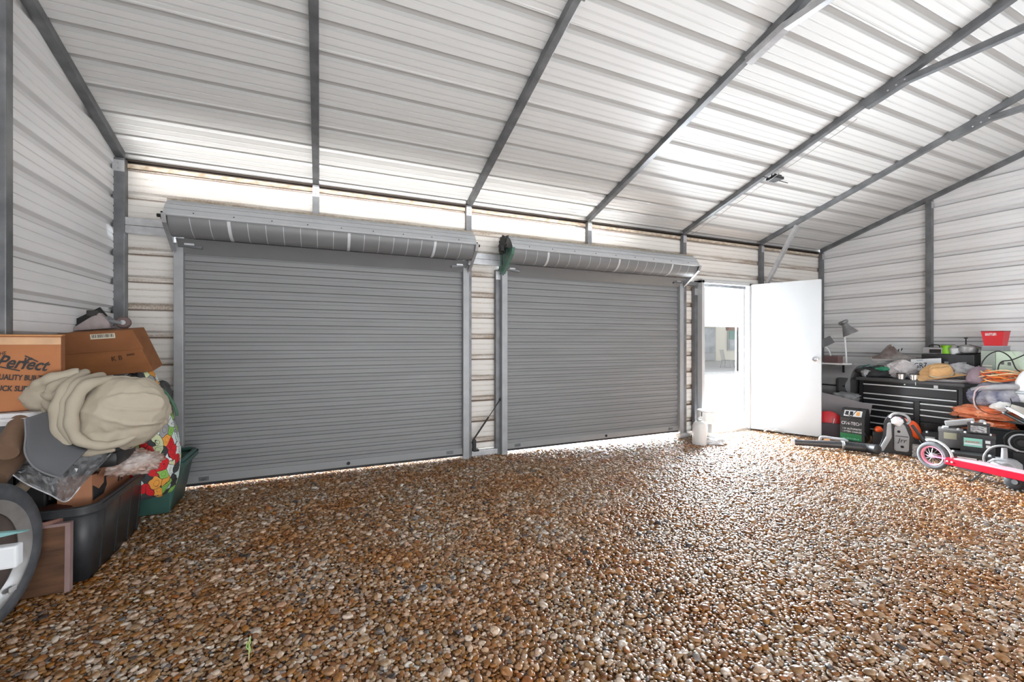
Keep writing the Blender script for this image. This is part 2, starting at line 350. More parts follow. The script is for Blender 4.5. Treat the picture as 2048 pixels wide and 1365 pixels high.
# ------------------------------------------------------------------ gravel: one mass of stones nobody could count
def pebble_mat():
    m = bpy.data.materials.new('river_pebbles'); m.use_nodes = True; N, L = nt(m); bb = N['Principled BSDF']
    bb.inputs['Roughness'].default_value = .36; bb.inputs['Specular IOR Level'].default_value = .75
    oi = N.new('ShaderNodeObjectInfo'); cr = N.new('ShaderNodeValToRGB'); cr.color_ramp.interpolation = 'LINEAR'
    cols = [(0, (0.444, 0.348, 0.259)), (.12, (.36, .21, .11)), (.2, (.78, .72, .65)), (.32, (.20, .085, .03)), (.4, (0.459, 0.385, 0.303)), (.5, (.30, .12, .04)), (.56, (.88, .84, .78)),
            (.68, (.25, .14, .065)), (.76, (0.400, 0.311, 0.229)), (.84, (0.185, 0.089, 0.044)), (.89, (.93, .90, .85)), (.95, (0.259, 0.252, 0.252)), (.98, (0.052, 0.044, 0.044))]
    e = cr.color_ramp.elements; e[0].position = 0; e[0].color = (*cols[0][1], 1); e[1].position = cols[-1][0]; e[1].color = (*cols[-1][1], 1)
    for p, c in cols[1:-1]: x = e.new(p); x.color = (*c, 1)
    L.new(oi.outputs['Random'], cr.inputs[0])
    g = N.new('ShaderNodeNewGeometry'); no = N.new('ShaderNodeTexNoise'); no.inputs['Scale'].default_value = 70; no.inputs['Detail'].default_value = 3
    L.new(g.outputs['Position'], no.inputs['Vector'])
    mx = N.new('ShaderNodeMixRGB'); mx.blend_type = 'MULTIPLY'; mx.name = 'mottle'; c2 = N.new('ShaderNodeValToRGB'); c2.color_ramp.elements[0].position = .35; c2.color_ramp.elements[1].position = .6
    c2.color_ramp.elements[0].color = (.62, .50, .42, 1); L.new(no.outputs[0], c2.inputs[0]); mx.inputs[0].default_value = .8
    L.new(cr.outputs[0], mx.inputs[1]); L.new(c2.outputs[0], mx.inputs[2])
    # clay-stained patches
    n2 = N.new('ShaderNodeTexNoise'); n2.inputs['Scale'].default_value = 2.2; n2.inputs['Detail'].default_value = 5; L.new(g.outputs['Position'], n2.inputs['Vector'])
    c3 = N.new('ShaderNodeValToRGB'); c3.color_ramp.elements[0].position = .42; c3.color_ramp.elements[1].position = .68; c3.color_ramp.elements[1].color = (.75, .75, .75, 1)
    L.new(n2.outputs[0], c3.inputs[0]); m3 = N.new('ShaderNodeMixRGB'); m3.blend_type = 'MULTIPLY'; m3.inputs[2].default_value = (.85, .55, .34, 1)
    L.new(c3.outputs[0], m3.inputs[0]); L.new(mx.outputs[0], m3.inputs[1])
    hs = N.new('ShaderNodeHueSaturation'); hs.inputs['Saturation'].default_value = 1.42; hs.inputs['Value'].default_value = .72; L.new(m3.outputs[0], hs.inputs['Color'])
    L.new(hs.outputs[0], bb.inputs['Base Color'])
    return m
MP = pebble_mat()
pc = bpy.data.collections.new('pebble_shapes')
for k in range(8):
    bm = bmesh.new(); bmesh.ops.create_icosphere(bm, subdivisions=2, radius=1)
    off = Vector((k*7.3, k*3.1, 0))
    for v in bm.verts:
        p = v.co.copy(); n = 1+.28*noise.noise(p*.9+off)+.10*noise.noise(p*2.2+off)
        if p.z > .35+.1*(k % 3): p.z = p.z*.55+.2
        v.co = Vector((p.x*n, p.y*n*(.66+.05*(k % 4)), p.z*n*(.48+.04*(k % 3))))
    me = bpy.data.meshes.new('pebble'); bm.to_mesh(me); bm.free(); me.materials.append(MP)
    me.polygons.foreach_set('use_smooth', [True]*len(me.polygons))
    pc.objects.link(bpy.data.objects.new('pebble', me))
# jittered points, thickly strewn
pts = []
def strew(x0, x1, y0, y1, sp, smin, smax, dz, keep=1.):
    nx = int((x1-x0)/sp); ny = int((y1-y0)/sp)
    X, Y = np.meshgrid(np.arange(nx), np.arange(ny)); X = X.ravel().astype(float); Y = Y.ravel().astype(float)
    X = x0+(X+rng.random(X.size))*sp; Y = y0+(Y+rng.random(Y.size))*sp
    # visible wedge with a margin, so a step aside still finds gravel
    m = (rng.random(X.size) < keep) & (Y > .1-.0*X) & (X < 1.2+Y*3.8) & (X > -.3-.62*Y)
    X, Y = X[m], Y[m]
    s = smin+(smax-smin)*rng.random(X.size)**2.2
    pts.append(np.stack([X, Y, np.full(X.size, dz), s], 1))
strew(-1.48, 7.62, .3, 4.52, .020, .008, .012, -.002)
strew(-1.48, 7.62, .3, 4.52, .0185, .0085, .0175, .004)
strew(-1.48, 7.62, .3, 4.46, .07, .016, .028, .008, .8)
strew(-1.4, 7.6, 4.50, 4.56, .024, .009, .014, -.004, .8)
P = np.concatenate(pts); n = len(P)
z = -.012*np.clip(np.minimum(P[:, 0], 6)-1, 0, None)
hump = .012*np.sin(P[:, 0]*3.1+P[:, 1]*1.7)*np.sin(P[:, 1]*4.3)
co = np.stack([P[:, 0], P[:, 1], z+P[:, 2]+np.maximum(hump, -.004)*.4], 1).astype(np.float32)
me = bpy.data.meshes.new('gravel'); me.vertices.add(n); me.vertices.foreach_set('co', co.ravel())
a = me.attributes.new('stone_scale', 'FLOAT', 'POINT'); a.data.foreach_set('value', P[:, 3].astype(np.float32))
rot = np.stack([rng.normal(0, .20, n), rng.normal(0, .20, n), rng.random(n)*6.28], 1).astype(np.float32)
a = me.attributes.new('stone_turn', 'FLOAT_VECTOR', 'POINT'); a.data.foreach_set('vector', rot.ravel())
gr = bpy.data.objects.new('gravel', me); link(gr); me.materials.append(MP)
tag(gr, 'brown and cream river pebble gravel covering the shed floor', 'gravel', kind='stuff')
ng = bpy.data.node_groups.new('strew_pebbles', 'GeometryNodeTree')
ng.interface.new_socket('Geometry', in_out='INPUT', socket_type='NodeSocketGeometry'); ng.interface.new_socket('Geometry', in_out='OUTPUT', socket_type='NodeSocketGeometry')
gi = ng.nodes.new('NodeGroupInput'); go = ng.nodes.new('NodeGroupOutput')
ip = ng.nodes.new('GeometryNodeInstanceOnPoints'); ci = ng.nodes.new('GeometryNodeCollectionInfo'); ci.inputs[0].default_value = pc
ci.inputs['Separate Children'].default_value = True; ci.inputs['Reset Children'].default_value = True
a1 = ng.nodes.new('GeometryNodeInputNamedAttribute'); a1.data_type = 'FLOAT'; a1.inputs[0].default_value = 'stone_scale'
a2 = ng.nodes.new('GeometryNodeInputNamedAttribute'); a2.data_type = 'FLOAT_VECTOR'; a2.inputs[0].default_value = 'stone_turn'
er = ng.nodes.new('FunctionNodeEulerToRotation')
l = ng.links.new; l(gi.outputs[0], ip.inputs['Points']); l(ci.outputs[0], ip.inputs['Instance']); ip.inputs['Pick Instance'].default_value = True
l(a1.outputs['Attribute'], ip.inputs['Scale']); l(a2.outputs['Attribute'], er.inputs[0]); l(er.outputs[0], ip.inputs['Rotation']); l(ip.outputs[0], go.inputs[0])
md = gr.modifiers.new('stones', 'NODES'); md.node_group = ng

# ------------------------------------------------------------------ steel frame
PW = .057
def wall_post(x, y, z0, z1, label, w=PW):
    t = thing('wall_post', label, 'post', (x, y, z0), group='galvanised wall posts')
    b = MB(); b.box(-w/2, w/2, -w/2, w/2, 0, z1-z0-.0, .004)
    b.build('upright', M_galv, t)
    b = MB(); b.box(-w/2-.001, w/2+.001, -w/2-.004, -w/2+.0, z1-z0-.11, z1-z0-.02)
    for zz in (.045, .085): b.lathe([(0, .0), (.006, .0), (.006, .004), (.003, .006), (0, .006)], 8, T((0, -w/2-.003, z1-z0-zz), (PI/2, 0, 0)))
    b.build('joint_sleeve', M_galvL, t)
    return t
PY = YB-.035
wall_post(XL+.03, PY, 0, EAVE-.055, 'dark corner post where left wall meets far wall', .075)
wall_post(POSTX[1], PY, CAMH+.97, EAVE-.06, 'short post above the middle of the left roller door')
wall_post(POSTX[2]-.02, PY, .0, EAVE-.06, 'full height post at right edge of left roller door')
wall_post(POSTX[3], PY, CAMH+.97, EAVE-.06, 'short post above the middle of the right roller door')
wall_post(POSTX[4]-.02, PY, -.04, EAVE-.06, 'full height post at right edge of right roller door')
wall_post(POSTX[5], PY, CAMH+.80, EAVE-.06, 'short post over the open white door beside diagonal brace')
wall_post(XR-.03, PY, -.06, EAVE-.055, 'corner post behind the open white door edge')
wall_post(D2[0]-.06, PY, 0, CAMH+.80, 'slim dark post left of the right roller door')
wall_post(D3[0]-.05, PY, -.05, CAMH+.76, 'slim post left of the open doorway')
for (yy, lab) in ((3.07, 'tall right wall post behind the black tool chest'),):
    wall_post(XR-.03, yy, -.06, roof_z(yy)-.06, lab, .065)
wall_post(XL+.03, 3.045, 0, roof_z(3.045)-.06, 'tall left wall post at the left picture edge')

def rafter(x, label, tie=True):
    t = thing('roof_rafter', label, 'rafter', (x, RIDGE_Y, roof_z(RIDGE_Y)-.03), group='sloping steel roof rafters')
    b = MB(); dz = lambda y: roof_z(y)-.031-(roof_z(RIDGE_Y)-.03)
    b.bar((0, YB-.03-RIDGE_Y, dz(YB-.03)), (0, 0, 0), PW, PW, bev=.004)
    b.bar((0, 0, 0), (0, YF-RIDGE_Y, dz(YF)), PW, PW, bev=.004)
    b.build('rafter_beam', M_galv, t)
    if tie:
        zt = roof_z(2.05)-.075-(roof_z(RIDGE_Y)-.03)
        b = MB(); b.bar((0, 2.30-RIDGE_Y, zt-.075), (0, 2.0-RIDGE_Y, zt+.0), PW+.006, .05); b.bar((0, 2.03-RIDGE_Y, zt), (0, RIDGE_Y-2.03, zt), PW-.004, PW-.004, bev=.004)
        b.build('collar_tie', M_galvL if x == 3.02 else M_galv, t)
        for k in range(3):
            for sx in (-1, 1): b = MB(); b.ico((sx*(PW/2+.004), 2.12-k*.06-RIDGE_Y, zt-.03+.015*k), .008, 1); b.build('bolt', M_galvL, t)
    return t
names = ['rafter along the left wall corner', 'rafter above the left roller door, second from left', 'rafter rising from between the two roller doors', 'rafter above the right roller door',
         'rafter carrying the small black ceiling fixture', 'rafter braced beside the open white door', 'rafter along the top of the right wall']
for x, nm in zip([XL+.03]+POSTX[1:6]+[XR-.03], names): rafter(x, nm, x not in (XL+.03, XR-.03))

b = MB(); A = (0, 3.92, roof_z(3.92)-.07); B_ = (0, PY-.045, CAMH+.80)
t = thing('knee_brace', 'grey diagonal brace from rafter down to post above white door', 'brace', (POSTX[5]+.0, 0, 0))
b.bar(A, B_, .05, .05, bev=.004); b.build('brace_bar', M_galvL, t)
b = MB(); b.box(-.035, .035, PY-.09, PY-.03, CAMH+.78, CAMH+.84); b.build('foot_bracket', M_galv, t)

def header(x0, x1, zt, h, label):
    t = thing('header_beam', label, 'beam', (x0, YB-.045, zt), group='horizontal header beams')
    n = 2 if h > .1 else 1; b = MB()
    for k in range(n): b.box(0, x1-x0, -.03, .028, -h/n*(k+1)+.002, -h/n*k, .004)
    b.build('beam_tubes', M_galvL if n == 2 else M_galv, t)
header(XL+.07, 1.44, CAMH+1.005, .13, 'double header beam behind the left roller door drum')
header(1.50, 4.54, CAMH+.965, .125, 'double header beam behind the right roller door drum')
header(4.60, XR-.07, CAMH+.83, .057, 'single header beam above the open doorway')
b = MB(); b.box(1.50, 1.80, PY-.03, PY+.03, .01, .065, .004)
b.box(4.60, 4.76, PY-.03, PY+.03, -.04, .02, .004)
o = b.build('baseboard_back', M_galvL); tag(o, kind='structure')

# ------------------------------------------------------------------ roller doors
def roller_door(idx, x0, x1, zb, label, green):
    t = thing('door_%d' % idx, label, 'roller door', (x0, 0, 0)); t['kind'] = 'structure'
    W = x1-x0; ztop = CAMH+.95; CYd = 4.43
    prof = []; z = zb+.075; k = 0
    while z < ztop:
        for a, d in ((0, 0), (.036, 0), (.0375, .010), (.066, .010), (.0705, 0)): prof.append((z+a, d))
        z += .076
    b = MB(); n = 16
    b.grid([[(.03+(W-.06)*i/n, CYd+d, s) for i in range(n+1)] for s, d in prof]); b.build('curtain', M_curt, t)
    b = MB(); b.box(.02, W-.02, CYd-.014, CYd+.014, zb+.012, zb+.078, .003); b.build('bottom_bar', mat('bar_grey', (.25, .255, .26), .45), t)
    b = MB(); b.box(.02, W-.02, CYd-.01, CYd+.012, zb-.012, zb+.014, .004); b.build('bottom_seal', M_dark, t)
    for xx in (.17, W-.17):
        b = MB(); b.box(xx-.035, xx+.035, CYd-.022, CYd-.012, zb+.028, zb+.062, .003); b.tube([(xx-.02, CYd-.026, zb+.045), (xx+.02, CYd-.026, zb+.045)], .007, 8); b.build('slide_latch', M_galv, t)
    b = MB(); b.lathe([(0, 0), (.016, 0), (.014, .008), (0, .008)], 12, T((W*.53, CYd-.02, zb+.045), (PI/2, 0, 0))); b.build('lock_disc', M_iron, t)
    for s in (0, 1):
        xx = 0 if s == 0 else W
        b = MB(); b.box(xx-.033, xx+.033, CYd-.048, CYd+.075, zb-.04, CAMH+.82, .004)
        b.build('guide_rail', mat('guide_grey', (.36, .37, .38), .45, .2, .3, 8), t)
        sg = 1 if s == 0 else -1
        b = MB(); b.bar((xx+sg*.03, CYd-.055, CAMH+.80), (xx+sg*.17, CYd-.065, CAMH+.785), .028, .02)
        b.build('guide_funnel', M_galv, t)
    # the coil: a tight roll of curtain on a shaft
    cy, cz, r = 4.27, CAMH+.985, .140
    b = MB(); seg = 48; P = []
    for i in range(seg+1):
        a = 2*PI*i/seg; P.append([(x, cy+math.cos(a)*r, cz+math.sin(a)*r) for x in (-.01, W+.01)])
    b.grid(P)
    for x in (-.01, W+.01): b.prism([(math.cos(2*PI*i/seg)*r, math.sin(2*PI*i/seg)*r) for i in range(seg)], .003, Matrix(((0, 0, 1, x), (1, 0, 0, cy), (0, 1, 0, cz), (0, 0, 0, 1))))
    b.build('curtain_roll', M_drum, t, smooth=True, angle=40)
    # straight length of curtain between roll and guides
    b = MB(); b.grid([[(.0, y, z), (W, y, z)] for y, z in ((4.30, cz-r-.002), (4.36, cz-r-.035), (4.415, CAMH+.74))]); b.build('curtain_throat', M_drum, t, smooth=True)
    # faceted outer slats riding over the top front of the roll
    pf = [(4.44, cz+r+.012), (4.33, cz+r+.016), (4.215, cz+r-.004), (4.215, cz+r-.010), (4.208, cz+r-.012), (4.165, cz+.098), (4.172, cz+.092), (4.160, cz+.088), (4.132, cz+.052), (4.139, cz+.047), (4.127, cz+.043),
          (4.108, cz+.008), (4.108, cz-.004), (4.122, cz-.010)]
    b = MB(); b.grid([[(-.03+(W+.05)*i/8, y, z) for i in range(9)] for y, z in pf]); b.build('roll_cover', mat('cover_grey_paint', (.43, .44, .455), .45, 0, .15, 4), t, solid=.004)
    b = MB(); b.grid([[(-.03+(W+.05)*i/8, y, z) for i in range(9)] for y, z in ((4.47, cz+r+.025), (4.34, cz+r+.028), (4.215, cz+r+.010), (4.20, cz+r-.004))]); b.build('dust_ledge', mat('dusty_ledge', (.42, .38, .32), .9, 0, .8, 30, (.2, .15, .1)), t, solid=.003)
    for k in range(9):
        xx = W*(k+.6)/9.2; b = MB(); b.lathe([(0, 0), (.006, 0), (.004, .006), (0, .007)], 8, T((xx, 4.116, cz+.024), (PI/2, 0, 0))); b.build('rivet', M_iron, t)
    # pale tie bands across the roll
    npan = 19
    for k in range(1, npan):
        xx = W*k/npan; wd = .0022
        if k in (3, 10, 16): wd = .012
        b = MB(); b.grid([[(xx-wd, cy+math.cos(a)*(r+.003), cz+math.sin(a)*(r+.003)), (xx+wd, cy+math.cos(a)*(r+.003), cz+math.sin(a)*(r+.003))] for a in [PI*1.0+PI*.52*i/14 for i in range(15)]])
        for v in b.bm.verts: v.co.x += .10*max(0, (cz-v.co.z))*(1 if W*.5 > xx else -1)*abs(1-2*xx/W)
        b.build('seam_band', mat('pale_band', (.55, .56, .58), .4), t, smooth=True)
    for s in (0, 1):
        xx = -.02 if s == 0 else W+.02; sg = -1 if s == 0 else 1
        # shaft with end clamp
        b = MB(); b.tube([(xx, cy, cz+.02), (xx+sg*.09, cy, cz+.02)], .014, 12); b.tube([(xx+sg*.03, cy, cz-.01), (xx+sg*.03, cy, cz+.075)], .012, 8)
        b.box(xx+sg*.045-.016, xx+sg*.045+.016, cy-.03, cy+.03, cz-.012, cz+.05, .004)
        b.build('shaft_end', M_iron, t)
        # bracket: a folded triangular plate from post to shaft
        mg = mat('green_primer', (.055, .16, .115), .45, 0, .4, 20, (.2, .25, .22)) if (green and s == 0) else M_galvL
        k = 0 if not (green and s == 0) else 1
        xo = xx+sg*.012
        b = MB()
        poly = [(4.46, CAMH+1.01), (4.09, CAMH+.985), (4.12, CAMH+.92), (4.36, CAMH+.745), (4.46, CAMH+.745)]
        xo = -.037 if s == 0 else W+.037
        b.prism(poly, .005, Matrix(((0, 0, 1, xo-.0025), (1, 0, 0, 0), (0, 1, 0, 0), (0, 0, 0, 1))))
        for (ya, za), (yb, zb_) in zip(poly[1:4], poly[2:5]): b.bar((xo-sg*.014, ya, za), (xo-sg*.014, yb, zb_), .03, .005, up=(0, 1, 0))
        for q in (.3, .5, .7): b.bar((xo+sg*.004, 4.44-.30*q, CAMH+.99), (xo+sg*.004, 4.43-.12*q, CAMH+.77), .004, .006, up=(1, 0, 0))
        b.build('end_bracket', mg, t)
        b = MB(); b.box(xx+(-sg)*.10-.035, xx+(-sg)*.10+.035, 4.35, 4.41, CAMH+.80, CAMH+.93, .004); b.ico((xx-sg*.10, 4.345, CAMH+.90), .012, 1); b.ico((xx-sg*.11, 4.345, CAMH+.83), .01, 1)
        b.build('bracket_plate', M_galvL, t)
    if green:
        # chain sprocket with toothed wheel at the left end of the roll
        b = MB(); prof = []
        for i in range(48):
            rr = .105 if i % 4 in (0, 1) else .088
            prof.append((rr*math.cos(2*PI*i/48), rr*math.sin(2*PI*i/48)))
        b.prism(prof, .014, Matrix(((0, 0, 1, -.085), (1, 0, 0, cy-.01), (0, 1, 0, cz+.05), (0, 0, 0, 1))))
        b.build('chain_sprocket', M_iron, t)
        b = MB(); b.box(-.13, -.09, cy-.09, cy-.02, cz-.03, cz+.03, .005); b.ico((-.1, cy-.07, cz-.02), .022, 1); b.tube([(-.1, cy-.05, cz-.04), (-.1, cy-.05, cz-.17)], .006, 6); b.build('sprocket_latch', M_iron, t)
    return t
roller_door(1, -1.07, 1.42, .04, 'wide grey roller door on the left', False)
roller_door(2, 1.865, 4.46, .04, 'grey roller door on the right with green end bracket', True)

# gas strut leaning between the roller doors
t = thing('gas_strut', 'black gas strut slanting between the two roller doors', 'strut', (0, 0, 0))
p = atY(1001, 799, 4.42); q = atY(947, 880, 4.42); mI = p.lerp(q, .45)
b = MB(); b.tube([p, mI], .0045, 8); b.build('piston_rod', M_iron, t)
b = MB(); b.tube([mI, q], .0095, 10); b.build('cylinder_body', M_dark, t)
b = MB(); b.ico(p, .016, 1); b.build('ball_joint', M_dark, t)
b = MB(); b.box(q.x-.01, q.x+.025, 4.40, 4.44, q.z-.11, q.z-.0, .004); b.box(q.x-.01, q.x+.055, 4.39, 4.45, q.z-.125, q.z-.105, .003); b.build('foot_mount', M_dark, t)

# ------------------------------------------------------------------ walk door, frame and outdoors
t = thing('door_3', 'open white walk door with round knob', 'door', (5.79, 4.40, 0)); t['kind'] = 'structure'
ang = math.atan2(3.608-4.40, 6.13-5.79)
zb, zt = CAMH-1.27, CAMH+.835
lf = MB(); Lf = .875; Mx = Matrix.Rotation(ang, 4, 'Z')
lf.box(.0, Lf, -.022, .022, zb, zt, .002, Mx); leaf = lf.build('door_leaf', M_door, t)
lf = MB(); lf.box(Lf-.0, Lf+.004, -.024, .024, zb, zt, .001, Mx); lf.box(.0, Lf, -.024, .024, zt-.0, zt+.004, .001, Mx); lf.box(0, Lf, -.024, .024, zb-.004, zb, .001, Mx); lf.build('edge_channel', mat('edge_grey', (.45, .46, .47), .4), t)
for sd in (-1, 1):
    kb = MB(); kb.lathe([(0, 0), (.032, 0), (.032, .006), (.012, .012), (.012, .030), (.024, .040), (.027, .052), (.020, .064), (0, .067)], 20, Mx @ T((Lf-.065, sd*.022, CAMH-.235), (-sd*PI/2, 0, 0)))
    kb.build('door_knob', mat('chrome', (.7, .7, .72), .18, 1), t, smooth=True, angle=50)
for zz in (zb+.2, (zb+zt)/2, zt-.2):
    hb = MB(); hb.tube([(0, -.0, zz-.05), (0, -.0, zz+.05)], .008, 8); hb.build('hinge', M_frame, t)
fr = thing('trim_3', 'white frame of the open doorway', 'door frame', (0, 0, 0)); fr['kind'] = 'structure'
xa, xb = 4.835, 5.785
for nm, bx in (('jamb', (xa-.03, xa+.02, 4.36, 4.54, zb, zt+.02)), ('jamb', (xb-.035, xb+.015, 4.36, 4.54, zb, zt+.02)), ('door_head', (xa-.03, xb+.015, 4.36, 4.54, zt-.02, zt+.03)), ('sill', (xa-.03, xb+.015, 4.38, 4.56, zb-.03, zb+.015))):
    b = MB(); b.box(*bx, .004); b.build(nm, M_frame, fr)
b = MB(); b.box(xb-.05, xb-.037, 4.44, 4.49, zb+.02, zt-.03); b.box(xb-.11, xb-.085, 4.53, 4.54, zb+.02, zt-.03); b.build('screen_edge', mat('weather_strip', (.3, .3, .31), .5), fr)
# ------------------------------------------------------------------ things standing on the gravel, right side
def G(px, py, z=None):
    z = -.045 if z is None else z
    p = atZ(px, py, z); return p
def face(p): return math.atan2(-p[0], p[1])
def ppm(p): return F/(p[0]*math.sin(YAW)+p[1]*math.cos(YAW))
INK = mat('dark_ink', (.02, .018, .02), .7); WHITE = mat('white_print', (.85, .85, .86), .5)
M_red = mat('red_plastic', (.55, .012, .02), .35); M_orange = mat('orange_plastic', (.85, .10, .015), .4)
M_chestblk = mat('chest_black', (.018, .018, .02), .4, .1)
M_slat = mat('satin_aluminium', (.80, .81, .82), .35, .35)

# tool chest: front faces left, towards the walk door
cx0, cy0, cy1, cz0, cz1 = 6.9, 2.48, 3.54, -.05, .76
t = thing('tool_chest', 'wide black tool chest with silver drawer pulls by the right wall', 'tool chest', (cx0, cy1, cz0), -PI/2)
W_, H_ = cy1-cy0, cz1-cz0       # local: x runs along the front, -y is the front
b = MB(); b.box(0, W_, .03, .56, 0, H_-.04, .006); b.box(-.002, .035, .0, .03, 0, H_-.04); b.box(W_-.035, W_+.002, .0, .03, 0, H_-.04); b.box(.61, .66, .0, .03, .02, H_-.26); b.box(0, W_, 0, .03, 0, .035)
b.build('body', M_chestblk, t)
b = MB(); b.box(-.03, W_+.03, -.035, .59, H_-.045, H_, .012); b.build('worktop', mat('rubber_top', (.06, .06, .062), .55), t)
def drawer(x0, x1, z0, z1):
    b = MB(); b.box(x0, x1, .004, .03, z0, z1, .003); d = b.build('drawer', M_chestblk, t)
    b = MB(); b.box(x0+.005, x1-.005, -.012, .006, z1-.016, z1-.001, .003); b.build('drawer_pull', M_slat, d)
drawer(.045, W_-.045, H_-.205, H_-.085); drawer(.045, W_-.045, H_-.26, H_-.21)
for z0, z1 in ((.46, .53), (.39, .455), (.30, .385), (.21, .295), (.12, .205), (.045, .115)): drawer(.045, .605, z0, z1)
for z0, z1 in ((.46, .53), (.39, .455), (.30, .385)): drawer(.665, W_-.045, z0, z1)
b = MB(); b.box(.665, W_-.045, .006, .03, .04, .29, .003); b.build('lower_door', mat('door_black', (.008, .008, .009), .3), t)
b = MB(); b.lathe([(0, 0), (.009, 0), (.009, .005), (0, .006)], 12, T((.50, .028, H_-.065), (PI/2, 0, 0))); b.build('key_lock', M_slat, t)
b = MB(); b.box(.79, .83, .024, .029, H_-.085, H_-.048); b.build('sticker', WHITE, t)
b = MB(); b.box(W_*.6, W_*.6+.006, -.04, -.036, H_-.06, H_-.02); b.build('top_tag', WHITE, t)
CT = cz1

def crumple(sc, amp=.18, f=1.6, seed=0, flat=None, ridge=.5, sub=4):
    """a crushed-cloth or bag blob: radial noise with sharp creases"""
    off = Vector((seed*5.1, seed*2.7, seed*1.3))
    def fn(p):
        n = noise.noise(p*f+off); r = 1-abs(noise.noise(p*f*1.9+off*2))*2; r2 = 1-abs(noise.noise(p*f*4.3+off))*2
        return 1+amp*n+amp*ridge*r*.6+amp*ridge*.35*r2
    b = MB(); b.ico((0, 0, 0), 1, sub, sc, fn)
    if flat is not None:
        for v in b.bm.verts: v.co.z = max(v.co.z, flat)
    return b

# duffel
p = atX(1757, 745, 7.12); t = thing('duffel_bag', 'small black cloth bag with green lining on the left end of the tool chest', 'bag', (7.10, p.y, CT), face(p))
b = crumple((.22, .13, .095), .22, 1.7, 3, -.05); o = b.build('bag_body', mat('black_cloth', (.015, .016, .018), .7, 0, .3, 8, (.05, .05, .055)), t, True, loc=(0, 0, .05))
b = crumple((.085, .05, .03), .3, 2, 5); b.build('green_lining', mat('green_cloth', (.02, .23, .13), .6, 0, .4, 10), t, True, loc=(.06, -.07, .115))
b = MB(); b.tube([(-.19, -.04, .08), (-.15, -.07, .15), (-.09, -.06, .165), (-.04, -.08, .13), (-.02, -.10, .06)], .009, 6); b.build('strap', mat('teal_strap', (.03, .11, .11), .6), t, True)
b = crumple((.05, .03, .05), .4, 2, 9); b.build('grey_pocket', mat('grey_sheen', (.28, .29, .30), .3), t, True, loc=(-.12, -.10, .045))

# low box + shoe
p = atX(1790, 723, 7.36); t = thing('shoe_box', 'flat pale grey box on the chest under the worn shoe', 'box', (7.36, p.y, CT), face(p))
zt_ = atX(1790, 722, 7.36).z-CT
b = MB(); b.box(-.19, .19, -.07, .07, 0, zt_-.03, .004); b.build('box_base', mat('pale_grey_card', (.42, .42, .41), .8), t)
b = MB(); b.box(-.195, .195, -.075, .075, zt_-.035, zt_, .004); b.build('box_lid', mat('pale_grey_lid', (.5, .5, .49), .8), t)
t = thing('sneaker', 'worn grey and brown sneaker lying on the flat grey box', 'shoe', (7.32, p.y, CT+zt_), face(p)); t.scale = (1.35, 1.3, 1.15)
def shoe_sec(x):      # half width, top height at position x along the shoe (0 toe .. 1 heel)
    w_ = .5*(.35+.65*math.sin(PI*min(1, max(.03, x*.92+.1)))**.5)
    h = .030+.115*math.exp(-((x-.42)/.17)**2)+.035*math.sin(PI*x)
    return w_, h
b = MB(); rows = []
for i in range(15):
    x = i/14; w_, h = shoe_sec(x); row = []
    for k in range(13):
        a = PI*k/12; row.append((-.17+.34*x, math.cos(a)*.055*w_*2, .022+max(0, math.sin(a))**.7*h))
    rows.append(row)
b.grid(rows); b.build('upper', mat('worn_suede', (.34, .32, .31), .8, 0, .9, 9, (.09, .06, .05)), t, True)
b = MB(); b.prism([(-.175+.35*i/12, .06*shoe_sec(i/12)[0]*1.9) for i in range(13)]+[(-.175+.35*i/12, -.06*shoe_sec(i/12)[0]*1.9) for i in range(12, -1, -1)], .024, bev=.004); b.build('sole', mat('grey_sole', (.40, .39, .38), .7), t)
b = MB(); b.bar((-.03, .0, .12), (-.005, .0, .20), .05, .012, bev=.004); b.build('tongue', mat('pale_tongue', (.5, .49, .48), .7), t)
b = MB()
for k in range(5): b.tube([(-.035+.024*k, -.034, .088+.010*k), (-.03+.024*k, 0, .108+.011*k), (-.035+.024*k, .034, .088+.01*k)], .0045, 6)
b.build('laces', mat('dark_lace', (.05, .045, .04), .8), t)

# white plastic bag, cups, plate, hat
M_poly = mat('thin_white_plastic', (.80, .78, .79), .35, 0, .25, 9, (.62, .45, .50), Transmission_Weight=.15)
p = atX(1804, 740, 7.18); t = thing('plastic_bag', 'crumpled white plastic bag with a pink tint beside the black cloth bag', 'bag', (7.16, p.y, CT), face(p))
b = crumple((.135, .09, .115), .22, 1.8, 12, -.10, 1.1, 5); b.build('bag_film', M_poly, t, True, loc=(0, 0, .105))
b = crumple((.055, .03, .03), .5, 2.6, 4, None, 1, 3); b.build('knotted_handle', M_poly, t, True, loc=(-.13, 0, .12))
def scrawl(name, m, parent, x0, x1, y, z, h, n, seed):
    """print too small to read: a row of short strokes"""
    r_ = random.Random(seed); b = MB(); st = (x1-x0)/n
    for k in range(n):
        hh = h*(.6+.4*r_.random()); b.bar((x0+k*st, y, z-hh/2), (x0+k*st+st*.45*r_.random(), y, z+hh/2), st*.38, .0012, up=(0, 1, 0))
    return b.build(name, m, parent)
cup0 = None
M_cup = mat('brushed_steel_cup', (.70, .70, .70), .25, .8); M_rim = mat('dark_cup_rim', (.06, .05, .05), .3)
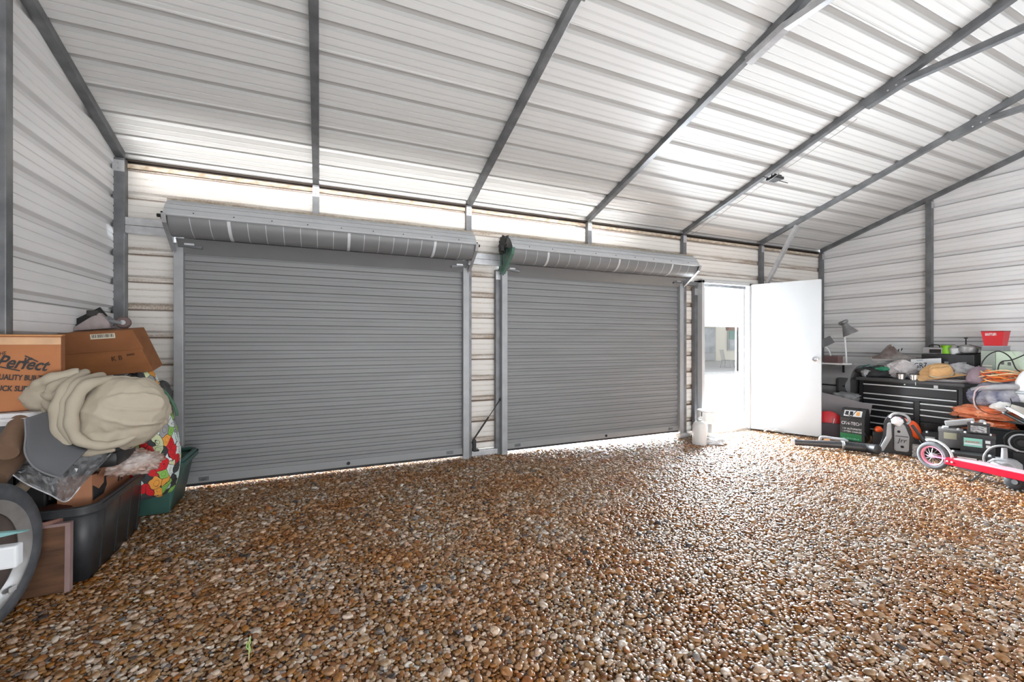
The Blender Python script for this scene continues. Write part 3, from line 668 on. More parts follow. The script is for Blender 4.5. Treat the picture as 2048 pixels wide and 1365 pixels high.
for px, lab in ((1802, 'left of the two small steel cups on the chest front edge'), (1829, 'right steel cup, next to the straw hat brim')):
    p = atX(px, 760, 6.93)
    if cup0 is None:
        t = cup0 = thing('steel_cup', lab, 'cup', (6.93, p.y, CT), 0, 'small steel cups')
        b = MB(); b.lathe([(0, .004), (.036, 0), (.040, .003), (.045, .075), (.042, .075), (.037, .006), (0, .008)], 24); b.build('cup_wall', M_cup, t, True, angle=40)
        b = MB(); b.lathe([(.0455, .068), (.0475, .072), (.0475, .084), (.041, .084), (.041, .074)], 24); b.build('rim_band', M_rim, t, True, angle=40)
    else:
        t = cup0.copy(); C.objects.link(t); t.location = (6.93, p.y, CT); t['label'] = lab
        for ch in cup0.children: c = ch.copy(); C.objects.link(c); c.parent = t
p = atX(1852, 740, 7.20); t = thing('license_plate', 'white licence plate leaning behind the straw hat', 'licence plate', (7.20, p.y, CT+.115), 0, rot=(R(-8), R(-5), -PI/2))
b = MB(); b.box(-.155, .155, -.001, .001, 0, .155, .0006); b.build('plate', mat('plate_white', (.80, .83, .86), .4), t)
text('plate_number', 'GR7', .10, INK, t, (-.055, -.0025, .065), (PI/2, 0, 0), sx=.75)
scrawl('plate_script', mat('plate_blue', (.05, .12, .3), .5), t, -.09, -.02, -.002, .137, .014, 6, 1)
p = atX(1869, 757, 6.98); t = thing('straw_hat', 'tan straw cowboy hat resting on its brim on the chest', 'hat', (7.03, p.y-.05, CT+.045), rot=(R(24), R(-12), face(p)+.2)); t.scale = (1.1, 1.1, 1.2)
M_straw = mat('straw', (.62, .34, .13), .7, 0, .5, 20, (.75, .55, .32), (1, 1, 3), .3, 160)
b = MB(); rows = []
for i in range(7):
    r = .085+.015*i; rows.append([(r*1.18*math.cos(2*PI*k/40), r*math.sin(2*PI*k/40)*.95, .035+.055*(abs(math.sin(2*PI*k/40))**2)*(i/6)**1.6-.025*(abs(math.cos(2*PI*k/40))**3)*(i/6)) for k in range(41)])
b.grid(rows); b.build('brim', M_straw, t, True, solid=.003)
b = MB(); rows = []
for i, (r, z) in enumerate([(.090, .034), (.088, .06), (.084, .09), (.078, .118), (.066, .135), (.04, .128), (.0, .112)]):
    rows.append([(r*1.12*math.cos(2*PI*k/40), r*math.sin(2*PI*k/40)*(.92-.03*i), z-(.012 if i > 3 and abs(math.sin(2*PI*k/40)) < .4 else 0)) for k in range(41)])
b.grid(rows); b.build('crown', M_straw, t, True, solid=.003)
b = MB(); b.lathe([(.102, .036), (.101, .056), (.099, .056), (.099, .036)], 40, T(sc=(1, .84, 1)), closed=True); b.build('hat_band', mat('pale_band_cloth', (.6, .55, .42), .7), t, True)

# dark tool case at the back of the chest and what stands on it
pa = atX(1852, 720, 7.40); pb = atX(1958, 722, 7.40); zc = atX(1905, 709, 7.38).z
t = thing('tool_case', 'long dark case standing at the back of the chest top', 'case', (7.38, (pa.y+pb.y)/2, CT), -PI/2)
hw = abs(pa.y-pb.y)/2; b = MB(); b.box(-hw, hw, -.10, .10, 0, zc-CT, .012); b.build('case_shell', mat('case_black', (.022, .022, .024), .4, 0, .3, 9, (.06, .06, .06)), t)
b = MB(); b.box(-hw-.002, hw+.002, -.103, .103, (zc-CT)*.62, (zc-CT)*.62+.006); b.build('lid_seam', M_iron, t)
for q in (-.5, 0, .5):
    b = MB(); b.box(q*hw*1.3-.02, q*hw*1.3+.02, -.110, -.10, (zc-CT)*.45, (zc-CT)*.72, .003); b.build('latch', mat('latch_grey', (.35, .35, .36), .4), t)
def on_case(px, name, label, cat, **k):
    q = atX(px, 709, 7.38); return thing(name, label, cat, (7.38, q.y, zc), -PI/2, **k)
t = on_case(1868, 'portable_radio', 'grey portable radio with handle at the left end of the dark case', 'radio')
b = MB(); b.box(-.10, .10, -.06, .05, 0, .085, .012); b.build('housing', mat('radio_grey', (.34, .34, .35), .45), t)
b = MB(); b.box(-.02, .095, -.066, -.058, .012, .062, .004); b.build('speaker_opening', M_dark, t)
b = MB(); b.tube([(-.05, 0, .08), (-.045, 0, .11), (-.015, 0, .12), (.03, 0, .12), (.055, 0, .108), (.06, 0, .08)], .006, 8); b.build('handle', M_iron, t)
t = on_case(1892, 'line_spool', 'lime green spool of line with black flanges', 'spool')
b = MB(); b.lathe([(.05, .004), (.047, .02), (.046, .09), (.050, .115)], 24); b.build('green_line', mat('lime_green', (.25, .62, .02), .4), t, True)
for z in (0, .118):
    b = MB(); b.lathe([(0, z), (.085, z), (.085, z+.005), (0, z+.005)], 28); b.build('flange', M_dark, t)
t = on_case(1912, 'clear_tub', 'small frosted tub between green spool and griddle press', 'tub')
b = MB(); b.lathe([(0, .002), (.055, 0), (.065, .075), (.062, .075), (.052, .005), (0, .006)], 24); b.build('tub_wall', mat('frosted_plastic', (.66, .68, .70), .3), t, True, angle=40)
b = MB(); b.lathe([(.064, .07), (.070, .07), (.070, .08), (.062, .08)], 24, closed=True); b.build('tub_rim', mat('frosted_rim', (.5, .52, .54), .3), t, True, angle=40)
t = on_case(1934, 'hand_mill', 'grey cast metal hand mill with a clamp screw, tilted beside the red bin', 'hand mill')
M_cast = mat('cast_aluminium', (.38, .38, .38), .4, .4, .4, 10)
b = MB(); b.lathe([(0, .02), (.075, .02), (.09, .05), (.088, .10), (.055, .115), (.03, .12), (0, .122)], 24, T(rot=(0, R(10), 0))); b.build('bowl', M_cast, t, True, angle=40)
b = MB(); b.bar((.02, 0, .115), (.19, 0, .055), .05, .022, bev=.006); b.build('arm', mat('brown_cast', (.12, .10, .09), .5, .3), t)
b = MB(); b.tube([(-.01, 0, .115), (-.01, 0, .20)], .007, 8); b.lathe([(0, 0), (.022, 0), (.016, .012), (0, .014)], 12, T((-.01, 0, .198))); b.build('clamp_screw', M_iron, t)
b = MB(); b.lathe([(0, .0), (.10, .0), (.12, .012), (.115, .018), (0, .01)], 28, T((.02, 0, 0), (0, R(-4), 0))); b.build('drip_tray', M_iron, t, True, angle=40)
b = MB(); b.box(-.10, -.082, -.03, .03, .05, .11, .004); b.build('side_clamp', M_cast, t)

p = atX(1921, 733, 7.12); t = thing('plastic_bag', 'grey translucent plastic bag slumped before the dark case', 'bag', (7.20, p.y, CT), face(p))
b = crumple((.12, .09, .105), .28, 2.0, 21, -.09, 1.1, 5)
for v in b.bm.verts:
    if v.co.z > .03: v.co.x -= (v.co.z-.03)*.6
b.build('bag_film', mat('grey_film', (.55, .56, .58), .3, 0, .5, 7, (.25, .25, .27)), t, True, loc=(0, 0, .10))
b = MB(); b.tube([(-.05, 0, .17), (-.07, 0, .21), (-.04, .01, .225), (-.02, 0, .18)], .009, 6); b.build('tied_end', MATS['grey_film'], t, True)
p = atX(1957, 765, 7.05); t = thing('cap', 'mauve grey baseball cap on the right corner of the chest top', 'cap', (7.06, p.y, CT), face(p)-.5); t.scale = (1.1, 1.1, 1.3)
b = MB(); rows = []
for i in range(9):
    a = PI/2*i/8; rows.append([(.095*math.cos(a)*math.cos(2*PI*k/32), .11*math.cos(a)*math.sin(2*PI*k/32), .035+.12*math.sin(a)) for k in range(33)])
b.grid(rows); b.lathe([(.095, .0), (.096, .04)], 32, T(sc=(1, 1.15, 1))); b.build('crown', mat('mauve_cloth', (.30, .22, .26), .75, 0, .3, 6), t, True)
b = MB(); rows = []
for i in range(5):
    rows.append([(.09*math.sin(a)*(1+.12*i/4), -(.095*math.cos(a)+.07*i/4*math.cos(a)**.5), .006+.012*(1-abs(math.sin(a)))) for a in [(-1.15+2.3*k/16) for k in range(17)]])
b.grid(rows); b.build('peak', mat('mauve_peak', (.27, .20, .24), .7), t, True, solid=.004)
b = MB(); b.ico((0, 0, .157), .008, 1); b.build('top_button', MATS['mauve_peak'], t)
p = atX(1903, 760, 6.98); t = thing('folded_film', 'flat strip of crinkled clear plastic on the front of the chest top', 'plastic wrap', (6.98, p.y, CT), face(p))
b = crumple((.17, .05, .02), .5, 2.4, 31, -.012, 1, 4); o = b.build('film', mat('crinkled_film', (.42, .41, .42), .25, 0, .6, 12, (.12, .11, .11)), t, True, loc=(0, 0, .014))

# right heap: tote, orange bags, bundle, charger, red bin --------------------------------------
ty = 2.20
t = thing('storage_tote', 'open black plastic tote behind the car batteries', 'tote', (6.98, ty, -.06), -PI/2)
b = MB(); b.box(-.24, .24, -.22, .25, 0, .012); 
for q in ((-.25, -.24, -.22, .25), (.24, .25, -.22, .25), (-.25, .25, -.23, -.22), (-.25, .25, .25, .26)): b.box(q[0], q[1], q[2], q[3], 0, .36)
b.build('tote_walls', M_dark, t)
b = MB(); b.tube([(-.26, -.24, .36), (.26, -.24, .36), (.26, .27, .36), (-.26, .27, .36)], .014, 8, closed=True); b.build('rim', M_dark, t)
M_obag = mat('orange_film', (.62, .10, .02), .35, 0, .45, 7, (.85, .45, .25))
for (px, py, z0, sc, lab, sd) in ((1965, 836, .435, (.22, .17, .075), 'glossy orange plastic package with pale print, upper of the two', 41), (1960, 862, .30, (.21, .16, .065), 'orange plastic package flattened under the upper one', 42)):
    p = atX(px, py, 6.86); t = thing('orange_package', lab, 'package', (6.92, p.y, z0), face(p), 'orange packages')
    b = crumple(sc, .26, 2.3, sd, -sc[2]*.7, 1.2, 5); b.build('film_wrap', M_obag, t, True)
    for q in range(6):
        b = MB(); b.box(-.09+q*.03, -.075+q*.03, -sc[1]*1.02, -sc[1]*.9, -.005, .014+.005*(q % 2), .002); b.build('print_mark', mat('cream_print', (.85, .75, .55), .5), t)
    b = crumple((.09, .05, .035), .3, 2, sd+3); b.build('pale_panel', mat('peach_film', (.8, .42, .28), .35), t, True, loc=(.02, -sc[1]*.72, .025))
# support under the heap (a wooden crate largely hidden)
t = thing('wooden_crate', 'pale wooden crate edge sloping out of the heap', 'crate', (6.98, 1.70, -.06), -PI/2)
b = MB(); b.box(-.24, .24, -.10, .42, 0, .56); b.build('crate_box', mat('brown_crate_wood', (.12, .09, .07), .8), t)  # crate sides in one even dark brown
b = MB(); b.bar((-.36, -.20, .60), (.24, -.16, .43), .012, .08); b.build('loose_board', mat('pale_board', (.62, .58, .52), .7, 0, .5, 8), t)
M_gcl = mat('grey_print_cloth', (.60, .60, .63), .7, 0, .9, 6, (.05, .05, .12))
p = atX(2003, 800, 6.95); t = thing('cloth_bundle', 'bundled grey and navy patterned cloth under the orange cords', 'cloth', (7.0, p.y, .50), face(p))
b = crumple((.25, .17, .155), .14, 1.7, 51, -.14, 1.2, 5); b.build('cloth_folds', M_gcl, t, True, loc=(0, 0, .14))
b = MB(); b.tube([(-.24, -.06, .20), (-.12, -.15, .235), (.02, -.19, .26), (.14, -.17, .26), (.26, -.10, .22)], [.02, .03, .032, .03, .02], 10); b.build('rolled_hem', mat('light_grey_cloth', (.46, .46, .48), .7, 0, .4, 9), t, True)
b = crumple((.09, .05, .05), .3, 2, 55); b.build('white_fold', mat('white_cloth', (.75, .73, .70), .7), t, True, loc=(.0, -.17, .03))
# wire loops hanging over the bundle
def loop_pts(c, rx, rz_, n=28, wob=.08, seed=0, tilt=.1):
    r_ = random.Random(seed); return [(c[0]+rx*math.cos(2*PI*i/n)*(1+wob*r_.random()), c[1]+tilt*math.sin(2*PI*i/n), c[2]+rz_*math.sin(2*PI*i/n)*(1+wob*r_.random())) for i in range(n)]
p = atX(1986, 803, 6.78); t = thing('wire_loop', 'thin dark wire loop hanging over the patterned cloth', 'wire', (6.78, p.y, p.z), face(p))
b = MB(); b.tube(loop_pts((0, 0, 0), .13, .13, wob=.05), .0035, 6, closed=True); b.build('wire', M_iron, t)
p = atX(1976, 800, 6.80); t = thing('pink_cord', 'pinkish white cord curling down the left of the cloth bundle', 'cord', (6.8, p.y, p.z), face(p))
b = MB(); b.tube([(.02, 0, .15), (-.06, 0, .14), (-.10, 0, .08), (-.11, 0, 0), (-.10, 0, -.08), (-.06, .0, -.15), (-.04, .02, -.16)], .007, 8); b.build('cord_run', mat('pink_cord', (.65, .48, .47), .5), t, True)
# orange extension cord coil on top
p = atX(2010, 760, 7.08); t = thing('extension_cord', 'orange and cream extension cords coiled on top of the cloth bundle', 'extension cord', (7.06, p.y, .785), face(p))
cordm = [mat('cord_orange', (.85, .26, .05), .45), mat('cord_cream', (.85, .62, .36), .45), mat('cord_deep', (.62, .10, .02), .45)]
for k in range(11):
    r_ = random.Random(60+k); b = MB(); a0 = r_.random()*6; rx = .15+.06*r_.random(); ry = .11+.05*r_.random(); z0 = .008+.011*k
    b.tube([(rx*math.cos(a0+2*PI*i/26)+.02*r_.random()*0+.02*math.sin(k), ry*math.sin(a0+2*PI*i/26), z0+.018*math.sin(3*2*PI*i/26+k)+.012) for i in range(26)], .0075, 8, closed=True); b.build('cord_turn', cordm[k % 3], t, True)
for k, (x1, z1) in enumerate(((.20, -.24), (.17, -.14))):
    b = MB(); b.tube([(.06, -.12, .09), (.12, -.18, .04), (.17, -.22, -.03), (x1, -.23, -.10), (x1+.02, -.2, z1)], .0075, 8); b.build('cord_end', cordm[k], t, True)
# battery charger, green-white, and red bin on grey tray
p = atX(2000, 745, 7.30); bz = .765; zt_ = atX(1992, 702, 7.22).z
t = thing('charger_case', 'green and white plastic case with louvred grey side below the red bin', 'case', (7.40, p.y, bz), -PI/2); t.scale = (.78, .8, 1)
hh = zt_-bz; M_gw = mat('pale_green_plastic', (.66, .76, .66), .4, 0, .3, 5, (.4, .6, .3))
b = MB(); b.box(-.20, -.045, -.15, .15, 0, hh, .008); b.build('louvred_side', mat('greenish_grey', (.33, .38, .33), .45), t)
for k in range(6):
    b = MB(); b.box(-.18, -.075, -.158, -.148, .03+k*.032, .045+k*.032, .002); b.build('louvre', mat('louvre_cream', (.72, .68, .58), .5), t)
b = MB(); b.prism([(-.045, 0), (.24, 0), (.235, hh*.35), (.20, hh*.75), (.13, hh*.98), (-.045, hh)], .28, Matrix(((1, 0, 0, 0), (0, 0, 1, -.14), (0, 1, 0, 0), (0, 0, 0, 1))), bev=.008); b.build('green_shell', M_gw, t)
for x_, z_ in ((.03, .62), (.10, .6)):
    b = MB(); b.box(x_-.014, x_+.018, -.152, -.139, hh*z_-.016, hh*z_+.02, .003); b.build('switch', mat('switch_grey', (.12, .13, .13), .4), t)
b = MB(); b.tube([(-.04, -.15, hh*.2), (.06, -.16, hh*.21), (.16, -.155, hh*.19), (.235, -.13, hh*.15)], .011, 8); b.build('carry_strap', M_dark, t, True)
b = MB(); b.box(.0, .22, -.147, -.137, .015, .05); b.build('lime_stripe', mat('lime_soft', (.45, .62, .22), .5), t)
pz = zt_; t = thing('parts_tray', 'low grey tray directly under the red bin', 'tray', (7.36, p.y+.055, pz), -PI/2); t.scale = (.64, .8, 1)
b = MB(); b.box(-.15, .15, -.10, .10, 0, .05, .006); b.build('tray', mat('tray_grey', (.22, .23, .25), .5), t)
b = MB(); b.box(-.155, .155, -.105, .105, .047, .057, .002); b.build('tray_lip', mat('tray_lip', (.3, .31, .33), .5), t)
t = thing('parts_bin', 'red plastic parts bin on top of the right heap', 'parts bin', (7.36, p.y+.055, pz+.058), -PI/2); t.scale = (.60, .75, 1)
zz = atX(1985, 663, 7.22).z-(pz+.058); M_rb = M_red
def frust(b, x0, x1, y0, y1, z0, x2, x3, y2, y3, z1, th=.006):
    A = [(x0, y0, z0), (x1, y0, z0), (x1, y1, z0), (x0, y1, z0)]; B = [(x2, y2, z1), (x3, y2, z1), (x3, y3, z1), (x2, y3, z1)]
    t_ = bmesh.new(); va = [t_.verts.new(q) for q in A]; vb = [t_.verts.new(q) for q in B]
    for i in range(4): t_.faces.new((va[i], va[(i+1) % 4], vb[(i+1) % 4], vb[i]))
    t_.faces.new(va[::-1]); b.add(t_); return b
b = MB(); frust(b, -.125, .125, -.09, .09, 0, -.155, .155, -.12, .12, zz); b.build('bin_walls', M_rb, t, solid=.006)
b = MB(); b.tube([(-.157, -.122, zz), (.157, -.122, zz), (.157, .122, zz), (-.157, .122, zz)], .006, 6, closed=True); b.build('rolled_rim', mat('deep_red', (.25, .008, .015), .4), t)
b = MB(); b.box(-.10, .06, -.121, -.113, zz*.70, zz*.90, .002); lb = b.build('paper_label', mat('torn_label', (.75, .72, .70), .7, 0, .9, 25, (.5, .02, .03)), t); lb.rotation_euler.x = 0
# black cables looping over the charger
for k, (lab, pp) in enumerate((('black cable arching over the green and white case', [(1975, 765), (1962, 735), (1975, 712), (1998, 703), (2020, 715), (2032, 738), (2046, 746)]), ('black cable drooping towards the right picture edge', [(2000, 765), (1996, 740), (2003, 724), (2025, 720), (2060, 705)]))):
    t = thing('power_cable', lab, 'cable', atX(*pp[0], 7.12)); o0 = Vector(t.location); ctrl = [atX(x, y, 7.05)-o0 for x, y in pp]
    pts_ = []
    for i in range(len(ctrl)-1):
        for q in range(5):
            u = q/5; p0 = ctrl[max(i-1, 0)]; p1 = ctrl[i]; p2 = ctrl[i+1]; p3 = ctrl[min(i+2, len(ctrl)-1)]
            pts_.append(.5*((2*p1)+(p2-p0)*u+(2*p0-5*p1+4*p2-p3)*u*u+(3*p1-p0-3*p2+p3)*u**3))
    pts_.append(ctrl[-1]); b = MB(); b.tube(pts_, .006, 8); b.build('cable_run', M_dark, t, True)
def spline(pp, n=6):
    pp = [Vector(q) for q in pp]; out = []
    for i in range(len(pp)-1):
        for q in range(n):
            u = q/n; p0 = pp[max(i-1, 0)]; p1 = pp[i]; p2 = pp[i+1]; p3 = pp[min(i+2, len(pp)-1)]
            out.append(.5*((2*p1)+(p2-p0)*u+(2*p0-5*p1+4*p2-p3)*u*u+(3*p1-p0-3*p2+p3)*u**3))
    return out+[pp[-1]]
p = atX(2052, 745, 6.9); t = thing('white_bucket', 'white rounded tub cut by the right picture edge', 'tub', (6.95, p.y-.03, .60), 0)
b = MB(); b.lathe([(0, 0), (.10, 0), (.125, .10), (.12, .22), (.09, .30), (.04, .36), (0, .37)], 28); b.build('tub_body', mat('white_tub', (.78, .78, .78), .4), t, True)
b = MB(); b.lathe([(.128, .09), (.134, .10), (.134, .115), (.128, .125)], 28, closed=True); b.build('tub_ring', mat('grey_ring', (.4, .42, .42), .4), t, True)
b = MB(); b.box(-.11, .11, -.11, .11, -.095, -.002); b.build('stand', mat('dark_stand', (.03, .03, .03), .6), t)
# black and white tubes at right of heap
for k, (a_, c_, lab, m_) in enumerate((((2012, 815), (2055, 838), 'white tube end sticking out of the heap, upper', WHITE), ((2008, 826), (2055, 850), 'dark grey tube under the white tube in the heap', M_iron))):
    pa = atX(*a_, 6.72); pb = atX(*c_, 6.60); t = thing('pipe', lab, 'pipe', pa)
    b = MB(); b.tube([(0, 0, 0), pb-pa], .016, 12); b.build('pipe_wall', m_, t, True, angle=40)
    b = MB(); b.lathe([(.012, 0), (.018, 0), (.018, .02), (.012, .02)], 12, Matrix.Translation(Vector((0, 0, 0))) @ (pb-pa).to_track_quat('Z', 'Y').to_matrix().to_4x4(), closed=True); b.build('pipe_end', M_galv, t)

# car batteries -----------------------------------------------------------------------------
M_bat = mat('battery_case', (.035, .035, .037), .45, 0, .3, 10, (.07, .07, .07)); M_batg = mat('battery_grey', (.28, .28, .285), .5)
def battery(px, z, X, w, d, h, label, style, rz=None):
    p = atX(px, 800, X); t = thing('car_battery', label, 'battery', (X, p.y, z), face(p) if rz is None else rz, 'car batteries')
    b = MB(); b.box(-w/2, w/2, -d/2, d/2, 0, h*.86, .006)
    for k in range(4): b.box(-w/2+.02+k*w/4, -w/2+.03+k*w/4, -d/2-.004, -d/2, .01, h*.25)
    b.build('case', M_batg if style == 'grey' else M_bat, t)
    b = MB(); b.box(-w/2-.004, w/2+.004, -d/2-.004, d/2+.004, h*.84, h, .006); b.build('top_cover', M_bat if style != 'grey' else M_batg, t)
    for s in (-1, 1):
        b = MB(); b.lathe([(0, 0), (.011, 0), (.009, .018), (0, .018)], 10, T((s*(w/2-.035), -d/2+.035, h))); b.build('terminal', M_slat, t)
    def lab_(x0, x1, z0, z1, m_): b = MB(); b.box(x0, x1, -d/2-.0065, -d/2-.004, z0, z1); return b.build('label_sticker', m_, t)
    if style == 'green':
        lab_(-w*.40, w*.14, h*.40, h*.80, mat('mint_label', (.30, .66, .54), .4)); b = MB(); b.box(-w*.38, w*.12, -d/2-.008, -d/2-.006, h*.49, h*.56); b.build('white_stripe', WHITE, t)
        lab_(w*.22, w*.36, h*.62, h*.76, WHITE); lab_(w*.24, w*.36, h*.42, h*.54, WHITE)
        scrawl('label_print', mat('label_red', (.7, .12, .10), .5), t, -w*.34, w*.08, -d/2-.009, h*.63, .022, 10, 2)
    if style == 'grey': lab_(-w*.28, w*.25, h*.48, h*.82, mat('yellowed_label', (.75, .74, .55), .6))
    if style == 'black': lab_(-w*.42, -w*.10, h*.55, h*.82, mat('grey_label', (.55, .55, .55), .6))
    if style == 'low':
        lab_(-w*.30, w*.12, h*.35, h*.78, WHITE); lab_(w*.16, w*.30, h*.40, h*.72, WHITE)
        scrawl('label_print', mat('label_pink', (.75, .15, .25), .5), t, -w*.24, w*.08, -d/2-.008, h*.6, .024, 8, 3)
    if style == 'small': lab_(-w*.36, w*.36, h*.15, h*.80, mat('busy_label', (.7, .7, .7), .5, 0, .95, 40, (.05, .05, .05), (1, 1, 3)))
    return t
battery(1876, -.055, 6.70, .26, .17, .22, 'black battery with a small grey label, leftmost of the row', 'black')
battery(1901, .075, 6.45, .19, .17, .205, 'grey sided battery with a yellowed paper label', 'grey')
battery(1955, .06, 6.35, .25, .17, .22, 'battery with a mint green label, front right of the row', 'green')
battery(1942, -.055, 6.15, .33, .16, .15, 'low wide battery with a pink printed label behind the scooter', 'low')
battery(1957, .285, 6.35, .16, .12, .105, 'small battery sitting on top of the green labelled one', 'small')
t = thing('battery_tray', 'dark tray carrying the back row of batteries', 'tray', (6.42, atX(1925, 880, 6.42).y, -.055), face(atX(1925, 880, 6.42)))
b = MB(); b.box(-.30, .24, -.10, .13, 0, .112, .006); b.build('tray_box', M_dark, t)
# white cordless tool leaning on the batteries
p = atX(1923, 846, 6.50); t = thing('cordless_tool', 'pale grey cordless tool slanting over the battery tops', 'power tool', (6.50, p.y, .29), face(p))
M_pl = mat('pale_tool_grey', (.58, .58, .58), .4, 0, .4, 12, (.25, .25, .25))
b = MB(); b.bar((-.13, 0, .035), (.10, 0, .095), .07, .06, bev=.012); b.build('tool_body', M_pl, t)
b = MB(); b.tube([(-.10, -.01, .01), (.02, -.01, .04), (.08, -.01, .055)], [.015, .024, .02], 10); b.build('grip', mat('dark_grip', (.05, .05, .05), .5), t, True)
b = MB(); b.ico((.155, 0, .085), .032, 2); b.build('round_head', M_pl, t, True)
b = MB(); b.tube([(-.15, -.02, .0), (-.10, -.025, .005)], .012, 8); b.build('nozzle', WHITE, t)

# red kick scooter --------------------------------------------------------------------------
wc = G(1866, 941, -.045); yaw_s = math.atan2(1.45-wc.y, 5.52-wc.x)
t = thing('electric_scooter', 'red electric scooter lying along the right edge with one wheel showing', 'scooter', (wc.x, wc.y, -.035), yaw_s)
rw = .137
M_tyre = mat('grey_dusty_tyre', (.10, .10, .105), .8, 0, .4, 20); M_rimr = mat('pink_red_rim', (.72, .22, .30), .4)
def wheel(parent, c, r, rt, mt, mr, spokes=True):
    b = MB(); pr = [(r-rt+rt*math.cos(a)*1.0, rt*.85*math.sin(a)) for a in [2*PI*k/14 for k in range(14)]]; b.lathe(pr, 48, T(c, (PI/2, 0, 0)), closed=True); o = b.build('tyre', mt, parent, True)
    b = MB(); b.lathe([(r-2*rt-.006, -.014), (r-2*rt+.006, -.018), (r-2*rt+.006, .018), (r-2*rt-.006, .014)], 48, T(c, (PI/2, 0, 0)), closed=True); b.build('rim', mr, o, True, angle=40)
    b = MB(); b.lathe([(0, -.03), (.02, -.03), (.026, -.012), (.026, .012), (.02, .03), (0, .03)], 16, T(c, (PI/2, 0, 0))); hub = b.build('hub', M_galvL, o, True, angle=40)
    if spokes:
        for k in range(12):
            a = 2*PI*k/12; b = MB(); b.bar((c[0]+.02*math.cos(a+.3), c[1]-.012, c[2]+.02*math.sin(a+.3)), (c[0]+(r-2*rt)*math.cos(a), c[1], c[2]+(r-2*rt)*math.sin(a)), .004, .003); b.build('spoke', M_galvL, o)
    return o
wheel(t, (0, 0, rw), rw, .024, M_tyre, M_rimr)
b = MB(); b.tube([(.06+math.cos(a)*(rw+.02)-.06, 0, rw+math.sin(a)*(rw+.02)) for a in [PI*.62-i*PI*.62/10 for i in range(11)]]+[(.20, 0, .10)], .012, 8); b.build('mudguard', mat('mudguard_grey', (.5, .5, .5), .4), t, True)
for s in (-1, 1): b = MB(); b.bar((-.02, s*.045, rw), (.15, s*.045, rw+.005), .008, .022, up=(0, 1, 0)); b.build('axle_arm', mat('pink_enamel', (.75, .25, .45), .35), t)
M_sred = mat('scooter_red', (.48, .004, .025), .3)
b = MB(); b.box(.13, 1.05, -.065, .065, rw-.045, rw+.02, .01); b.build('deck_frame', M_sred, t)
b = MB(); b.box(.20, 1.0, -.06, .06, rw+.018, rw+.028, .002); b.build('grip_deck', mat('deck_pink_edge', (.5, .35, .38), .5), t)
for x_ in (.155, .19):
    for s in (-1, 1): b = MB(); b.lathe([(0, 0), (.009, 0), (.007, .006), (0, .007)], 10, T((x_, s*.066, rw-.01), (s*-PI/2, 0, 0))); b.build('frame_bolt', M_slat, t)
b = MB(); b.tube([(.40, -.03, rw-.045), (.36, -.11, .005), (.33, -.12, .0)], .006, 6); b.build('kickstand', M_iron, t)
b = MB(); b.bar((.20, -.02, rw-.055), (.45, -.02, rw-.06), .02, .02); b.build('brake_cable', M_galv, t)
wheel(t, (1.22, 0, rw), rw, .024, M_tyre, M_rimr, False)
b = MB(); b.bar((1.0, 0, rw), (1.2, 0, rw+.16), .05, .05); b.bar((1.2, 0, rw), (1.17, 0, rw+.5), .035, .035); b.build('steering_column', M_sred, t)

# small dark knobbly wheel in front of the scooter
p = G(2052, 985, -.04); t = thing('rubber_wheel', 'small black ribbed wheel under the scooter at the right edge', 'wheel', (p.x, p.y+.05, -.04), yaw_s)
b = MB(); b.lathe([(.02, -.035), (.06, -.035), (.075, -.025), (.078, 0), (.075, .025), (.06, .035), (.02, .035)], 32, T((0, 0, .075), (PI/2, 0, 0)), closed=True); o = b.build('tyre', M_dark, t, True, angle=40)
for k in range(14):
    a = 2*PI*k/14; b = MB(); b.bar((.072*math.cos(a), -.03, .075+.072*math.sin(a)), (.072*math.cos(a), .03, .075+.072*math.sin(a)), .012, .018, up=(math.cos(a), 0, math.sin(a))); b.build('tread_bar', mat('worn_rubber', (.12, .12, .12), .7), o)
b = MB(); b.lathe([(0, -.038), (.022, -.038), (.022, .038), (0, .038)], 12, T((0, 0, .075), (PI/2, 0, 0))); b.build('hub', M_galv, t)

# shop vacuum parts and hoses at the right edge
p = G(2046, 930, -.055); t = thing('shop_vacuum', 'grey vacuum cleaner with coiled hose behind the scooter', 'vacuum cleaner', (6.18, p.y-.06, -.055), face((6.12, p.y))); t.scale = (.72, .72, .85)
b = MB(); b.lathe([(0, 0), (.16, 0), (.17, .03), (.165, .13), (.12, .17), (.05, .18), (0, .18)], 28); b.build('canister', mat('vacuum_grey', (.42, .42, .43), .4, 0, .4, 9, (.18, .18, .19)), t, True, angle=50)
b = MB(); b.tube([(.0, -.02, .17), (.0, -.02, .30)], [.035, .028], 12); b.build('neck', MATS['vacuum_grey'], t, True, angle=40)
b = MB(); b.tube(spline([(-.16, -.08, .06), (-.19, -.10, .18), (-.12, -.12, .30), (0, -.13, .34), (.12, -.12, .30)]), .012, 10); b.build('hose', mat('hose_grey', (.35, .35, .36), .4), t, True)
for k in range(2):
    b = MB(); b.tube(loop_pts((-.10+.12*k, -.20, .09+.0*k), .08, .06, 24, .03, 70+k, .02), .007, 8, closed=True); b.build('cord_loop', mat('cord_grey', (.45, .45, .46), .4), t, True)
p = atX(2035, 878, 6.35)
t = thing('fan_ring', 'round black and grey fan guard at the right picture edge', 'fan', (6.38, p.y-.02, .12), face(p))
for r_ in (.05, .085, .12):
    b = MB(); b.tube([(r_*math.cos(2*PI*i/32), 0, .12+r_*math.sin(2*PI*i/32)) for i in range(32)], .008, 8, closed=True); b.build('ring', M_iron if r_ != .085 else MATS['hose_grey'], t, True)
b = MB(); b.box(-.06, .06, -.02, .05, -.175, .02, .006); b.build('fan_base', M_dark, t)
b = MB(); b.lathe([(0, -.02), (.03, -.02), (.03, .02), (0, .02)], 16, T((0, 0, .12), (PI/2, 0, 0))); b.build('fan_hub', M_dark, t)

